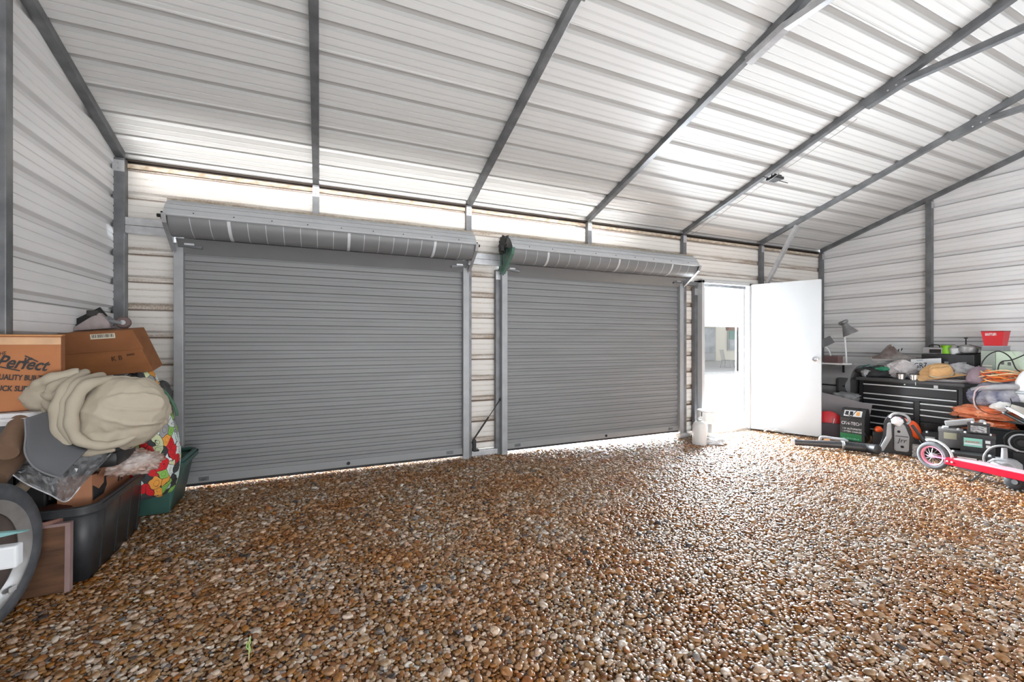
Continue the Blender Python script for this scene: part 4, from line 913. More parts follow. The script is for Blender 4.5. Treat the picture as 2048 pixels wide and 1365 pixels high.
# backpack leaf blower ------------------------------------------------------------------------
p = G(1786, 908, -.05); t = thing('leaf_blower', 'backpack leaf blower, black and grey, standing before the tool chest', 'leaf blower', (p.x, p.y, -.05), face(p))
M_bg = mat('blower_grey', (.40, .41, .42), .45, 0, .3, 8, (.25, .25, .26)); M_bk = mat('blower_black', (.03, .03, .032), .4)
yzx = lambda y: Matrix(((1, 0, 0, 0), (0, 0, 1, y), (0, 1, 0, 0), (0, 0, 0, 1)))
b = MB(); b.prism([(-.14, .0), (.20, -.0), (.20, .05), (.16, .28), (.09, .43), (-.03, .45), (-.08, .36), (-.09, .16)], .16, yzx(-.02), bev=.012); b.build('back_frame', M_bk, t)
b = MB(); b.prism([(.01, .06), (.02, .045), (.12, .045), (.135, .06), (.14, .22), (.10, .35), (.03, .37), (.01, .30)], .03, yzx(-.045), bev=.006); b.build('front_panel', M_bg, t)
b = MB(); b.prism([(-.13, .03), (-.085, .03), (-.01, .20), (-.015, .37), (-.05, .36), (-.06, .20)], .06, yzx(-.10), bev=.008); b.build('left_strap', M_bg, t)
b = MB(); b.prism([(-.055, .07), (.0, .07), (.005, .36), (-.04, .40)], .03, yzx(-.06), bev=.008); b.build('ribbed_duct', M_bk, t)
b = MB(); b.box(.02, .13, -.049, -.046, .215, .222); b.build('panel_seam', M_iron, t)
text('panel_mark', 'Jrr', .07, INK, t, (.078, -.048, .17), (PI/2, 0, 0), .2)
for (x_, z_, r_) in ((.05, .27, .016), (.08, .10, .016)):
    b = MB(); b.lathe([(0, 0), (r_, 0), (r_*.6, .006), (0, .007)], 6, T((x_, -.046, z_), (PI/2, 0, 0))); b.build('panel_knob', INK, t)
b = crumple((.05, .03, .05), .3, 2, 81, None, .5, 3); b.build('white_label_bag', WHITE, t, True, loc=(.035, -.05, .385))
b = MB(); b.tube(spline([(-.03, -.03, .42), (0, -.04, .465), (.06, -.04, .475), (.12, -.03, .45), (.14, -.02, .40), (.12, -.02, .36)]), .013, 8); b.build('carry_handle', M_bg, t, True)
b = MB(); b.box(.0, .07, -.035, -.02, .41, .435, .004); b.build('pink_tag', mat('magenta_tag', (.65, .06, .22), .5), t)
b = MB(); b.bar((.16, -.05, .36), (.31, -.05, .11), .035, .03, bev=.004); b.build('right_strap', M_bk, t)
b = MB(); b.bar((.22, -.07, .20), (.30, -.07, .06), .028, .004, bev=.001); b.build('strap_tag', mat('busy_tag', (.6, .6, .62), .5, 0, .8, 30, (.1, .1, .15)), t)
b = MB(); b.prism([(-.17, .0), (-.11, .0), (-.10, .025), (-.17, .02)], .05, yzx(-.11)); b.build('foot', MATS['hose_grey'], t)
b = MB(); b.box(.16, .24, -.05, .02, .0, .14, .01); b.build('recoil_starter', MATS['busy_label'], t)
# corrugated hose + nozzle tube
pa = G(1745, 900, -.045); pb = G(1695, 893, -.045); pc_ = G(1583, 884, -.045)
t = thing('blower_tube', 'long black blower tube lying on the gravel under the open door', 'blower tube', (pc_.x, pc_.y, -.04))
o0 = Vector(t.location)
P1 = [G(1757, 900, .03)-o0, G(1735, 897, .02)-o0, G(1705, 894, .018)-o0, G(1688, 892, .02)-o0]
P1 = spline(P1, 8)
b = MB(); b.tube(P1, [.052+(.005 if i % 2 else -.003) for i in range(len(P1))], 18); b.build('flex_hose', M_bk, t, True)
q0 = G(1690, 891, .02)-o0; q1 = G(1583, 885, .005)-o0
b = MB(); b.tube([q0, q0.lerp(q1, .45), q0.lerp(q1, .5), q1], [.045, .042, .038, .034], 18); b.build('rigid_tube', mat('tube_sheen', (.05, .05, .055), .28), t, True, angle=30)
b = MB(); b.tube([q1-(q1-q0).normalized()*.03, q1+(q1-q0).normalized()*.004], [.039, .039], 18, caps=False); b.build('nozzle_collar', mat('worn_collar', (.55, .56, .58), .4), t, True)
q = q0.lerp(q1, .05); b = MB(); b.tube([q+(q0-q1).normalized()*.015, q-(q0-q1).normalized()*.01], .048, 18, caps=False); b.build('clamp_ring', M_slat, t)
p = G(1668, 884, .03); t = thing('control_grip', 'grey blower control grip resting on the black tube', 'grip', (p.x, p.y, .03), face(p))
b = MB(); b.tube(spline([(-.14, 0, 0), (-.13, 0, .035), (-.09, 0, .045), (.0, 0, .04), (.10, 0, .038), (.13, 0, .02)]), .016, 10); b.build('grip_bar', MATS['vacuum_grey'], t, True)
b = MB(); b.box(-.10, -.04, -.02, .02, -.01, .022, .006); b.build('orange_trigger', mat('pale_orange', (.8, .42, .2), .5), t)
# string trimmer: orange engine cover behind the blower
p = G(1838, 892, -.05); t = thing('engine_pod', 'bright orange engine cover of garden tool between blower and batteries', 'garden tool', (6.62, atX(1828, 860, 6.62).y, -.05), face(p))
b = crumple((.055, .05, .12), .08, 1.2, 91, None, .2, 3)
b.build('orange_cover', M_orange, t, True, loc=(.01, 0, .22), rz=0).rotation_euler.y = R(-18)
b = MB(); b.box(-.05, .12, -.02, .10, 0, .2, .02); b.ico((.09, 0, .13), .03, 2); b.build('engine_block', M_bk, t)
b = MB(); b.bar((-.13, -.03, .37), (-.03, -.03, .32), .022, .03, bev=.006); b.build('orange_lever', mat('lever_coral', (.85, .25, .2), .4), t)
b = MB(); b.lathe([(0, -.02), (.02, -.02), (.02, .02), (0, .02)], 12, T((.10, -.03, .15), (PI/2, 0, 0))); b.build('red_cap', M_red, t)
p = atX(1755, 858, 6.6); t = thing('fuel_cap', 'small orange cap showing left of the leaf blower', 'cap', (6.45, atX(1757, 856, 6.45).y, -.05), face(p))
b = MB(); b.lathe([(0, .16), (.04, .16), (.045, .2), (.02, .23), (0, .23)], 16); b.build('cap_top', M_orange, t, True)
b = MB(); b.box(-.06, .05, -.04, .05, 0, .165, .01); b.build('cap_base', M_bk, t)

# boxed battery charger: black box, green foot
p = G(1722, 884, -.05); t = thing('battery_charger', 'black boxy battery charger with white print and green band', 'battery charger', (p.x-.02, p.y+.06, -.045), -1.32); t.scale = (.78, .9, 1)
b = MB(); b.prism([(-.14, 0), (.16, 0), (.16, .30), (.10, .42), (-.14, .42), (-.14, .30)], .33, Matrix(((0, 0, 1, -.165), (1, 0, 0, 0), (0, 1, 0, 0), (0, 0, 0, 1))), bev=.006)
# slope the front top
for v in b.bm.verts:
    if v.co.y < -.10 and v.co.z > .36: v.co.y += .10
b.build('charger_case', mat('charger_black', (.022, .023, .024), .35), t)
sl_ = math.atan2(.10, .12); fq = lambda z: -.14-.001
b = MB(); b.box(-.163, .125, -.1435, -.1405, .015, .105, .001); b.build('green_band', mat('charger_green', (.01, .16, .05), .4), t)
text('print_name', 'CEN-TECH', .056, WHITE, t, (-.01, -.1425, .235), (PI/2, 0, 0))
text('print_line', '12V AUTOMATIC', .034, WHITE, t, (.0, -.1425, .165), (PI/2, 0, 0))
text('print_line', 'BATTERY CHARGER', .029, WHITE, t, (.0, -.1425, .13), (PI/2, 0, 0))
scrawl('print_line', mat('mint_print', (.3, .6, .5), .5), t, -.12, .10, -.1445, .04, .02, 12, 4)
pan = bpy.data.objects.new('control_panel', None)
b = MB(); Mx = T((0, -.092, .36), (PI/2-sl_*1.0, 0, 0)); b.box(-.12, .12, -.045, .045, 0, .004, .001, Mx); cp = b.build('control_panel', mat('panel_white', (.7, .7, .7), .5), t)
for x_, m_ in ((-.08, INK), (-.02, INK), (.07, mat('amber_dial', (.75, .35, .08), .5))):
    b = MB(); b.box(x_-.022, x_+.022, -.03, .03, .003, .006, .001, Mx); b.build('dial', m_, cp)
for k, pp in enumerate(([(-.12, -.15, .12), (-.10, -.16, .20), (-.02, -.17, .30), (.06, -.16, .40), (.12, -.12, .44)], [(-.10, -.14, .36), (.0, -.17, .33), (.10, -.19, .27), (.19, -.2, .13), (.22, -.18, .08)])):
    b = MB(); b.tube(spline(pp), .005, 6); b.build('clamp_lead', M_dark, t, True)
# dark boxes beside charger
p = G(1672, 880, -.05); t = thing('dark_carton', 'small dark plum box left of the black charger', 'box', (p.x+.12, p.y+.10, -.05), face(p))
b = MB(); b.box(-.13, .13, -.08, .10, 0, .20, .006); b.build('carton', mat('plum_card', (.07, .055, .065), .7), t)
b = MB(); b.prism([(-.12, .2), (.12, .2), (.13, .27), (-.10, .25)], .10, yzx(-.04)); b.build('tan_lining', mat('tan_lining', (.42, .36, .27), .8), t)
p = atX(1690, 815, 6.62); t = thing('leaning_panel', 'plain grey brown flat panel leaning before the barrel smoker', 'panel', (6.58, p.y, -.045), rot=(R(-8), 0, face(p)))
b = MB(); b.prism([(-.37, .0), (.20, .0), (.25, .12), (.31, .45), (-.26, .585)], .012, yzx(-.0)); b.build('panel_sheet', mat('taupe_board', (.27, .245, .255), .75, 0, .15, 3), t)
p = atX(1712, 790, 7.1); t = thing('crumpled_wrap', 'crumpled grey wrapping poking up behind the leaning panel', 'wrapping', (6.80, p.y, .46), face(p))
b = crumple((.15, .07, .06), .35, 2.3, 97, -.05, 1.3, 4); b.build('wrap_sheet', mat('wrap_grey', (.20, .205, .21), .35, 0, .6, 10, (.12, .12, .12)), t, True)
b = MB(); b.box(-.10, .10, -.03, .03, -.52, -.045, .01); b.build('wrap_core', M_dark, t)

# barrel smoker ----------------------------------------------------------------------------
t = thing('barrel_smoker', 'dark grey barrel smoker half hidden by the open white door', 'smoker', (7.22, 3.98, -.05))
b = MB(); pr = [(0, -.36), (.24, -.36), (.285, -.33), (.30, -.29), (.30, .30), (.0, .30)]; b.lathe(pr, 40, T((0, 0, .66), (PI/2, 0, 0))); b.build('barrel', mat('smoker_grey', (.42, .425, .43), .4, .3, .35, 2, (.06, .06, .065)), t, True, angle=30)
for sx in (-1, 1):
    for sy in (-1, 1): b = MB(); b.bar((sx*.2, sy*.25, 0), (sx*.16, sy*.25, .46), .03, .03); b.build('leg', M_iron, t)
b = MB(); b.box(-.34, -.12, -.24, .30, .965, .985, .003); b.build('side_shelf', WHITE, t)
b = MB(); b.bar((-.305, -.25, .66), (-.305, .25, .66), .02, .02); b.build('lid_seam', M_iron, t)
for y_ in (-.2, .2): b = MB(); b.bar((-.25, y_, .85), (-.25, y_, .97), .02, .02); b.build('shelf_bracket', M_iron, t)
q = atX(1664, 735, 7.0); t = thing('brown_carton', 'small maroon brown box on the smoker shelf', 'box', (6.99, 3.93, .936), -PI/2)
b = MB(); b.box(-.11, .11, -.05, .05, 0, .0, 0) if 0 else b.box(-.10, .10, -.06, .06, 0, .10, .003); b.build('carton', mat('maroon_card', (.14, .08, .08), .7), t)
b = MB(); b.box(-.101, .101, -.061, .061, .085, .103, .002); b.build('carton_lid', mat('maroon_lid', (.18, .11, .11), .7), t)
# desk lamp: bent pale arm with a flat dark head
p = atX(1661, 726, 7.2); t = thing('desk_lamp', 'bent arm desk lamp with flat dark head beside the door edge', 'lamp', (7.2, p.y, .93), face(p))
q = lambda x, y: Vector(((x-1661)/ppm(p), 0, (726-y)/ppm(p)))
b = MB(); b.tube(spline([q(1661, 726)+Vector((0, 0, .0)), q(1661, 712), q(1657, 700), q(1649, 692), q(1645, 690)]), .011, 10); b.build('bent_arm', mat('pale_arm', (.72, .73, .74), .35), t, True)
b = MB(); b.bar(q(1642, 692), q(1664, 679), .12, .022, up=(0, 1, 0), bev=.006); b.build('lamp_head', mat('lamp_dark', (.09, .09, .095), .4), t)
b = MB(); b.lathe([(0, 0), (.07, 0), (.07, .012), (.02, .022), (0, .022)], 20, T((0, 0, 0))); b.build('lamp_base', M_iron, t)
# floor lamp with cone shade
pb_ = atX(1700, 790, 7.28); pt = atX(1688, 650, 7.34)
t = thing('floor_lamp', 'white pole floor lamp with grey cone shade against the right wall', 'lamp', (pb_.x, pb_.y, -.05))
top = Vector((pt.x, pt.y, pt.z))-Vector(t.location); bot = Vector((.0, -.01, .03))
b = MB(); b.tube([bot, top], .0125, 12); b.build('pole', mat('white_pole', (.8, .8, .81), .35), t, True, angle=40)
b = MB(); b.lathe([(0, 0), (.13, 0), (.13, .02), (.03, .035), (0, .035)], 28); b.build('base', M_iron, t, True, angle=40)
d = (Vector((.07, -.11, -.26))).normalized(); Ms = Matrix.Translation(top+Vector((.0, -.0, .02))) @ d.to_track_quat('Z', 'Y').to_matrix().to_4x4() @ Matrix.Scale(.85, 4)
M_sh = mat('shade_grey', (.30, .30, .31), .35, .5, .5, 12, (.10, .10, .10))
b = MB(); b.lathe([(.028, -.03), (.045, .0), (.05, .05), (.075, .11), (.115, .20), (.12, .215)], 28, Ms); b.build('lamp_shade', M_sh, t, True, solid=.003)
b = MB(); b.lathe([(0, -.055), (.06, -.055), (.078, -.035), (.078, -.01), (.055, .012), (.03, .012)], 28, Ms); b.build('lamp_cap', M_sh, t, True, angle=50)
b = MB(); b.tube([top, top+Vector((0, .0, .05))], .016, 10); b.build('swivel', M_iron, t)
p = atX(1694, 770, 7.05); t = thing('office_chair_back', 'black padded chair part standing behind the leaning panel', 'chair', (6.96, atX(1695, 775, 6.96).y, -.05), face(p))
b = MB(); b.box(-.13, .13, -.03, .03, .52, .78, .03); b.build('back_pad', mat('black_pad', (.02, .02, .022), .6), t)
b = MB(); b.bar((.0, -.06, .55), (.22, -.08, .57), .03, .02); b.build('arm_bar', M_dark, t)
b = MB(); b.tube([(0, 0, .02), (0, 0, .54)], .02, 10); b.box(-.09, .09, -.09, .09, 0, .03, .008); b.build('pedestal', M_dark, t)
# red reel behind door edge
p = G(1652, 875, -.05); t = thing('hose_reel', 'round red reel with a pale slot behind the open door edge', 'reel', (p.x+.05, p.y, -.045), face(p))
b = MB(); b.lathe([(0, -.05), (.14, -.05), (.16, -.035), (.16, .035), (.14, .05), (0, .05)], 36, T((0, 0, .19), (PI/2, 0, 0))); b.build('reel_drum', M_red, t, True, angle=40)
b = MB(); b.bar((.05, -.056, .17), (.065, -.056, .26), .035, .008, bev=.003); b.build('pale_slot', mat('slot_grey', (.7, .7, .7), .5), t)
b = MB(); b.box(.035, .075, -.06, -.045, .10, .17, .006); b.build('dark_crank', M_dark, t)
b = MB(); b.box(-.10, .14, -.06, .06, 0, .045, .01); b.build('reel_foot', mat('magenta_foot', (.5, .06, .16), .4), t)
p = G(1612, 873, -.05); t = thing('red_toolbag', 'dark red bag lying under the open white door', 'bag', (p.x+.1, p.y+.06, -.045), face(p))
b = crumple((.20, .08, .055), .15, 1.5, 101, -.035); b.build('bag_cloth', mat('dark_red_cloth', (.22, .015, .04), .6), t, True, loc=(.05, 0, .035))
b = MB(); b.tube([(-.18, -.05, .02), (-.12, -.07, .03), (-.04, -.07, .02)], .018, 10); b.build('grey_roll', MATS['wrap_grey'], t, True)
p = G(1545, 868, -.05); t = thing('clear_hose', 'short kinked clear hose on the gravel under the door', 'hose', (p.x, p.y, -.04), face(p))
b = MB(); b.tube(spline([(-.10, 0, .01), (-.05, -.02, .05), (.0, 0, .03), (.05, -.02, .06), (.14, 0, .01)]), .010, 8); b.build('hose_run', mat('hose_clear', (.5, .5, .48), .3), t, True)

# white jugs by the doorway
M_milk = mat('milky_plastic', (.78, .78, .77), .35, 0, .12, 6, Transmission_Weight=.1)
p = G(1399, 892, -.05); t = thing('plastic_jug', 'milky white jug in front of the doorway, nearest of the group', 'jug', (p.x, p.y, -.045), face(p))
b = MB(); b.lathe([(0, 0), (.075, 0), (.085, .02), (.085, .24), (.07, .28), (.045, .30), (0, .305)], 28, T(sc=(1, .9, 1))); b.build('jug_body', M_milk, t, True, angle=50)
b = MB(); b.tube(spline([(-.02, 0, .30), (-.01, 0, .34), (.03, 0, .35), (.05, 0, .31)]), .009, 8); b.build('jug_handle', M_milk, t, True)
b = MB(); b.lathe([(0, .30), (.028, .30), (.028, .325), (0, .325)], 16); b.build('screw_cap', M_frame, t)
p = G(1411, 878, -.05); t = thing('pail', 'tall pale pail with a flat lid behind the jug', 'pail', (p.x, p.y, -.045), face(p))
b = MB(); b.lathe([(0, 0), (.095, 0), (.11, .36), (0, .36)], 28); b.build('pail_wall', mat('pail_white', (.70, .70, .69), .4, Transmission_Weight=.1), t, True, angle=40)
b = MB(); b.lathe([(0, .358), (.125, .358), (.13, .366), (.125, .382), (0, .386)], 28, T(rot=(0, R(3), 0))); b.build('lid', M_milk, t, True, angle=30)
b = MB(); b.box(.04, .075, -.108, -.096, .10, .21); b.build('pail_label', mat('grey_print', (.4, .4, .4), .6), t)
b = MB(); b.box(-.05, -.04, -.13, -.12, .30, .37); b.build('latch_tab', M_iron, t)
p = G(1424, 889, -.05); t = thing('crumpled_film', 'crumpled clear film on the gravel beside the white jug', 'plastic film', (p.x, p.y, -.04), face(p))
b = crumple((.13, .09, .045), .35, 2.4, 111, -.02, 1.4, 4); b.build('film', mat('clear_film', (.82, .83, .84), .2, Transmission_Weight=.35), t, True, loc=(0, 0, .025))
p = G(1372, 880, -.05); t = thing('clear_bottle', 'clear bottle lying on its side below the right roller door', 'bottle', (p.x, 4.33, -.0), PI/2)
b = MB(); b.lathe([(0, -.09), (.032, -.09), (.035, -.08), (.035, .05), (.014, .085), (.014, .11), (0, .11)], 20, T(rot=(PI/2, 0, 0))); b.build('bottle_body', mat('bottle_clear', (.75, .76, .77), .15, Transmission_Weight=.5), t, True, angle=40)
b = MB(); b.lathe([(0, .105), (.016, .105), (.016, .125), (0, .125)], 14, T(rot=(PI/2, 0, 0))); b.build('bottle_cap', WHITE, t)

# ceiling fixture: black clamp hanging from the rafter
px_, py_ = 1550, 357; c0 = ray(px_, py_); # where that sight line meets the roof
k_ = (EAVE+SL*YB-CAMH-.07)/(c0.z+SL*c0.y); cf = CAM+c0*k_
t = thing('ceiling_fixture', 'small black bare fixture with wire frame under the rafter', 'fixture', (cf.x, cf.y, cf.z+.0))
b = MB(); b.box(-.07, .07, -.06, .06, -.02, .01, .006); b.box(-.03, .06, -.04, .03, .0, .035, .004); b.build('plate', M_dark, t)
b = MB(); b.tube([(-.06, 0, 0), (-.05, .0, .085), (.06, .0, .085), (.07, 0, 0)], .005, 6); b.build('wire_frame', M_iron, t)
b = MB(); b.tube([(-.2, 0, -.01), (.22, 0, -.02)], .0045, 6); b.build('cross_rod', M_iron, t)
b = MB(); b.tube([(0, 0, 0), (0, 0, .055)], .008, 8); b.build('stem', M_dark, t)
# cable along that rafter
t = thing('loose_cable', 'thin grey cable sagging along the rafter below the fixture', 'cable', (4.66, 4.4, roof_z(4.4)-.07))
b = MB(); b.tube([( .01*math.sin(i*1.7)-.02, -2.0*i/24+.0, SL*2.0*i/24-.015-.02*abs(math.sin(i*.8))) for i in range(25)], .0035, 6); b.build('cable_run', mat('cable_pale', (.4, .4, .4), .5), t, True)

# ------------------------------------------------------------------ neighbouring house seen through the walk door
HY = 24.5; hx = lambda px, py=684: atY(px, py, HY)
t = thing('neighbour_house', 'cream house with white metal roof and porch seen through the doorway', 'house', (20, HY, -.3))
M_cream = mat('cream_stucco', (.80, .77, .68), .8); loc0 = Vector(t.location)
x0 = -9; x1 = 14
b = MB(); b.box(x0, x1, 0, 6, 0, 2.9); b.build('wall', M_cream, t)
b = MB(); b.grid([[(x0, y, z) for x0 in (-10, 15)] for y, z in ((-9.4, 2.28), (-9.35, 2.42), (4.5, 7.4), (12, 5))]); b.build('roof', mat('white_roof', (.85, .86, .87), .5), t, solid=.05)
q = atY(1409, 640, 17.5)-loc0; b = MB(); b.tube([q-Vector((0, 0, .15)), q+Vector((0, 0, .1))], .06, 10); b.build('roof_vent', M_iron, t)
b = MB(); b.box(-10, 15, -9.3, 0, 0, .06); b.build('porch_slab', mat('porch_concrete', (.55, .55, .55), .7), t)
a_ = hx(1405, 657)-loc0; c_ = hx(1428, 722)-loc0
b = MB(); b.box(a_.x-.2, c_.x+.12, -.06, 0, .06, a_.z+.12); dfr = b.build('glass_door', mat('house_trim', (.48, .47, .42), .6), t)
b = MB(); b.box(a_.x, c_.x, -.09, -.05, .7, a_.z); b.build('pane', mat('house_glass', (.55, .58, .60), .2, 0, .8, 1.2, (.25, .27, .28)), dfr)
b = MB(); b.box(a_.x, c_.x, -.09, -.05, .1, .66); b.build('kick_panel', M_frame, dfr)
a_ = hx(1456, 661)-loc0; c_ = hx(1468, 699)-loc0
b = MB(); b.box(a_.x-.1, c_.x+.16, -.08, 0, c_.z-.1, a_.z+.1); wf = b.build('window', M_frame, t)
b = MB(); b.box(a_.x, c_.x, -.11, -.07, (a_.z+c_.z)/2+.03, a_.z); b.build('pane', mat('green_glass', (.20, .32, .27), .2), wf)
b = MB(); b.box(a_.x, c_.x, -.11, -.07, c_.z, (a_.z+c_.z)/2-.03); b.build('pane', MATS['house_glass'], wf)
pp = atY(1477, 742, HY-9.0)-loc0; b = MB(); b.box(pp.x-.09, pp.x+.09, -9.1, -8.92, .05, 2.3); b.build('porch_post', mat('dark_wood', (.06, .05, .045), .7), t)
pq = atY(1453, 656, HY-9.0)-loc0; b = MB(); b.box(pq.x, pp.x+3, -9.15, -8.95, 2.12, 2.30); b.build('porch_beam', mat('weathered_beam', (.16, .11, .09), .8), t)
q = atY(1455, 738, 17.8); t = thing('patio_chair', 'slatted metal patio chair standing on the far porch', 'chair', (q.x, 17.8, -.24), .3)
M_pc = mat('patio_metal', (.35, .35, .34), .5)
b = MB(); b.box(-.25, .25, -.25, .25, .40, .43, .01); b.build('seat', M_pc, t)
b = MB()
for k in range(6): b.bar((-.22+.088*k, .24, .43), (-.24+.096*k, .34, 1.0), .03, .012)
b.bar((-.27, .34, 1.0), (.27, .34, 1.0), .03, .03); b.build('backrest', M_pc, t)
for sx in (-1, 1):
    for sy in (-1, 1): b = MB(); b.bar((sx*.22, sy*.22, .41), (sx*.28, sy*.28, 0), .025, .025); b.build('leg', M_pc, t)
q = atY(1470, 736, 17.6); t = thing('patio_table', 'low metal table next to the patio chair on the far porch', 'table', (q.x+.45, 17.5, -.24), 0)
b = MB(); b.box(-.35, .35, -.25, .25, .36, .40, .01); b.build('table_top', mat('table_grey', (.25, .25, .25), .5), t)
for sx in (-1, 1):
    for sy in (-1, 1): b = MB(); b.bar((sx*.3, sy*.2, .37), (sx*.3, sy*.2, 0), .03, .03); b.build('leg', M_pc, t)

# a single blade of grass among the stones
p = atZ(497, 1325, .0); t = thing('grass_stem', 'single pale green grass stem growing through the gravel', 'grass', (p.x, p.y, .0))
pz = atY(500, 1275, p.y).z
b = MB(); b.tube(spline([(0, 0, -.005), (.002, 0, pz*.4), (.0, .005, pz*.75), (.006, .008, pz)]), [.0016]*18+[.0004], 6); b.build('stem', mat('pale_stem', (.55, .52, .28), .6), t, True)
for k in range(3):
    b = MB(); z0 = pz*(.35+.15*k); b.tube(spline([(0, 0, z0), (.006*(-1)**k, .0, z0+.012), (.003*(-1)**k, 0, z0+.035)]), [.002]*10+[.0012, .0006, .0003], 6); b.build('leaf', mat('fresh_green', (.25, .48, .12), .6), t, True)
# ------------------------------------------------------------------ the heap against the left wall
M_card = mat('cardboard', (.42, .16, .06), .8, 0, .45, 4, (.30, .12, .05), (1, 1, 2))
M_card2 = mat('brown_cardboard', (.30, .115, .035), .8, 0, .5, 5, (.17, .06, .02), (1, 1, 3))
M_tote = mat('tote_black', (.022, .023, .026), .42, 0, .35, 7, (.06, .065, .07), (1, 1, 1), .05, 30)
M_gtote = mat('tote_green', (.05, .125, .105), .45, 0, .3, 5)
def tub(name, label, cat, x0, x1, y0, y1, h, m, flare=.05, rc=.10, rimw=.02, ribs=True):
    """rounded open plastic tub, front side towards +x"""
    t = thing(name, label, cat, ((x0+x1)/2, (y0+y1)/2, .012)); w_ = (x1-x0)/2; l_ = (y1-y0)/2
    def loop(off, z):
        pts_ = []
        for (sx, sy, a0) in ((1, 1, 0), (-1, 1, PI/2), (-1, -1, PI), (1, -1, 3*PI/2)):
            for k in range(7):
                a = a0+PI/2*k/6; pts_.append((sx*(w_-rc)+math.cos(a)*(rc+off), sy*(l_-rc)+math.sin(a)*(rc+off), z))
        return pts_+[pts_[0]]
    b = MB(); b.grid([loop(-flare, 0), loop(-flare*.55, h*.45), loop(-.0, h)]); b.grid([loop(-flare, 0.0), [(0, 0, .004)]*29])
    b.build('tub_wall', m, t, True, solid=.006, angle=50)
    b = MB(); b.tube(loop(.004, h)[:-1], rimw*.6, 8, closed=True)
    b.grid([loop(rimw, h-.03), loop(rimw, h)]); b.build('rim', m, t, True, angle=50)
    if ribs:
        for q in (-.62, -.12, .35, .75):
            b = MB(); b.bar((w_-flare+.004, l_*q, .02), (w_-.006, l_*q, h-.035), .012, .014, up=(0, 1, 0)); b.build('wall_rib', m, t)
    return t
TX0, TX1, TY0, TY1, TH = -1.47, -1.065, 2.91, 3.66, .385
tub('storage_tub', 'large scuffed black plastic tub at the foot of the left heap', 'tub', TX0, TX1, TY0, TY1, TH, M_tote, .035, .07)
t = tub('green_tub', 'dark green plastic tub behind the black tub near the roller door', 'tub', -1.42, -.93, 3.80, 4.30, .36, M_gtote, .07, .07, .03, False)
# corner post of the left heap: board
t = thing('wooden_board', 'stained brown wooden board with pinkish edge leaning on the black tub', 'board', (-1.30, 2.865, .01), rot=(R(-1.5), 0, 0))
M_wood = mat('stained_wood', (.16, .075, .035), .65, 0, .8, 5, (.05, .022, .012), (1, 1, 7), .1, 30)
b = MB(); b.box(-.26, .145, -.014, .014, 0, .325, .002); b.build('board_face', M_wood, t)
b = MB(); b.box(.145, .165, -.018, .016, 0, .33, .002); b.box(-.26, .165, -.018, .016, .325, .34, .002); b.build('board_edge', mat('pink_edge', (.30, .20, .19), .7, 0, .3, 10), t)
# spare wheel
wd = Vector((.985, -.17, 0)).normalized()
wr = .320; wcx, wcy = -1.315, 2.53
t = thing('spare_wheel', 'large worn tyre on a silver rim at the left picture edge', 'wheel', (wcx, wcy, .01), math.atan2(wd.y, wd.x)+PI/2)
b = MB(); pr = [(wr-.075, -.035), (wr-.05, -.048), (wr-.018, -.045), (wr, -.028), (wr+.002, 0), (wr, .028), (wr-.018, .045), (wr-.05, .048), (wr-.075, .035)]
b.lathe(pr, 64, T((0, 0, wr), (PI/2, 0, 0)), closed=True); ty_ = b.build('tyre', mat('worn_tyre', (.045, .048, .055), .65, 0, .6, 18, (.11, .115, .125), (1, 1, 1), .12, 40), t, True, angle=40)
b = MB(); b.lathe([(wr-.085, -.040), (wr-.072, -.044), (wr-.070, -.038), (wr-.078, -.02), (wr-.105, -.01), (wr-.12, .02), (wr-.078, .04), (wr-.07, .04)], 64, T((0, 0, wr), (PI/2, 0, 0))); b.build('rim', mat('dull_silver_rim', (.46, .46, .46), .35, .6, .5, 12, (.2, .19, .18)), t, True, angle=50)
b = MB(); b.lathe([(0, 0), (wr-.115, .0), (wr-.115, .014), (0, .014)], 48, T((0, 0, wr), (PI/2, 0, 0))); b.build('rim_disc', mat('rusty_disc', (.13, .10, .085), .6, .4, .7, 9, (.05, .035, .03)), t)
b = MB(); b.box(.135-.016, .135+.016, -.050, -.040, .130, .152, .004); b.build('balance_weight', mat('lead_grey', (.5, .5, .5), .5), t)
# teal wedge and white block before the rim, on the scooter-like frame cut by the picture edge
p = atY(4, 1092, 2.02); 
t = thing('mobility_frame', 'teal pointed fin and white block cut by the left edge before the tyre', 'frame', (p.x, 2.06, .01))
b = MB(); b.prism([(-.20, p.z-.02), (.045, p.z+.015), (-.20, p.z+.03)], .018, Matrix(((1, 0, 0, 0), (0, 0, 1, 0), (0, 1, 0, 0), (0, 0, 0, 1)))); b.build('teal_fin', mat('teal_paint', (.16, .33, .33), .5), t)
b = MB(); b.box(-.20, .022, -.01, .03, p.z-.105, p.z-.028, .008); b.build('white_block', mat('block_white', (.6, .62, .64), .45), t)
b = MB(); b.bar((-.10, .03, 0), (-.10, .03, p.z-.02), .04, .03); b.box(-.16, .0, -.02, .06, 0, .02); b.build('support', M_iron, t)
# crate under the cartons (mostly in shadow)
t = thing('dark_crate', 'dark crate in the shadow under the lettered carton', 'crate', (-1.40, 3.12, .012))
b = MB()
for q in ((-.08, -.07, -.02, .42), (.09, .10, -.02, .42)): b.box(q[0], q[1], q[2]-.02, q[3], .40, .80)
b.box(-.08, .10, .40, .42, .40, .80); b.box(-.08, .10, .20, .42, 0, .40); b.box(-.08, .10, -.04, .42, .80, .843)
b.build('crate_frame', mat('crate_dark_brown', (.03, .026, .024), .8), t)  # crate in one even, very dark brown
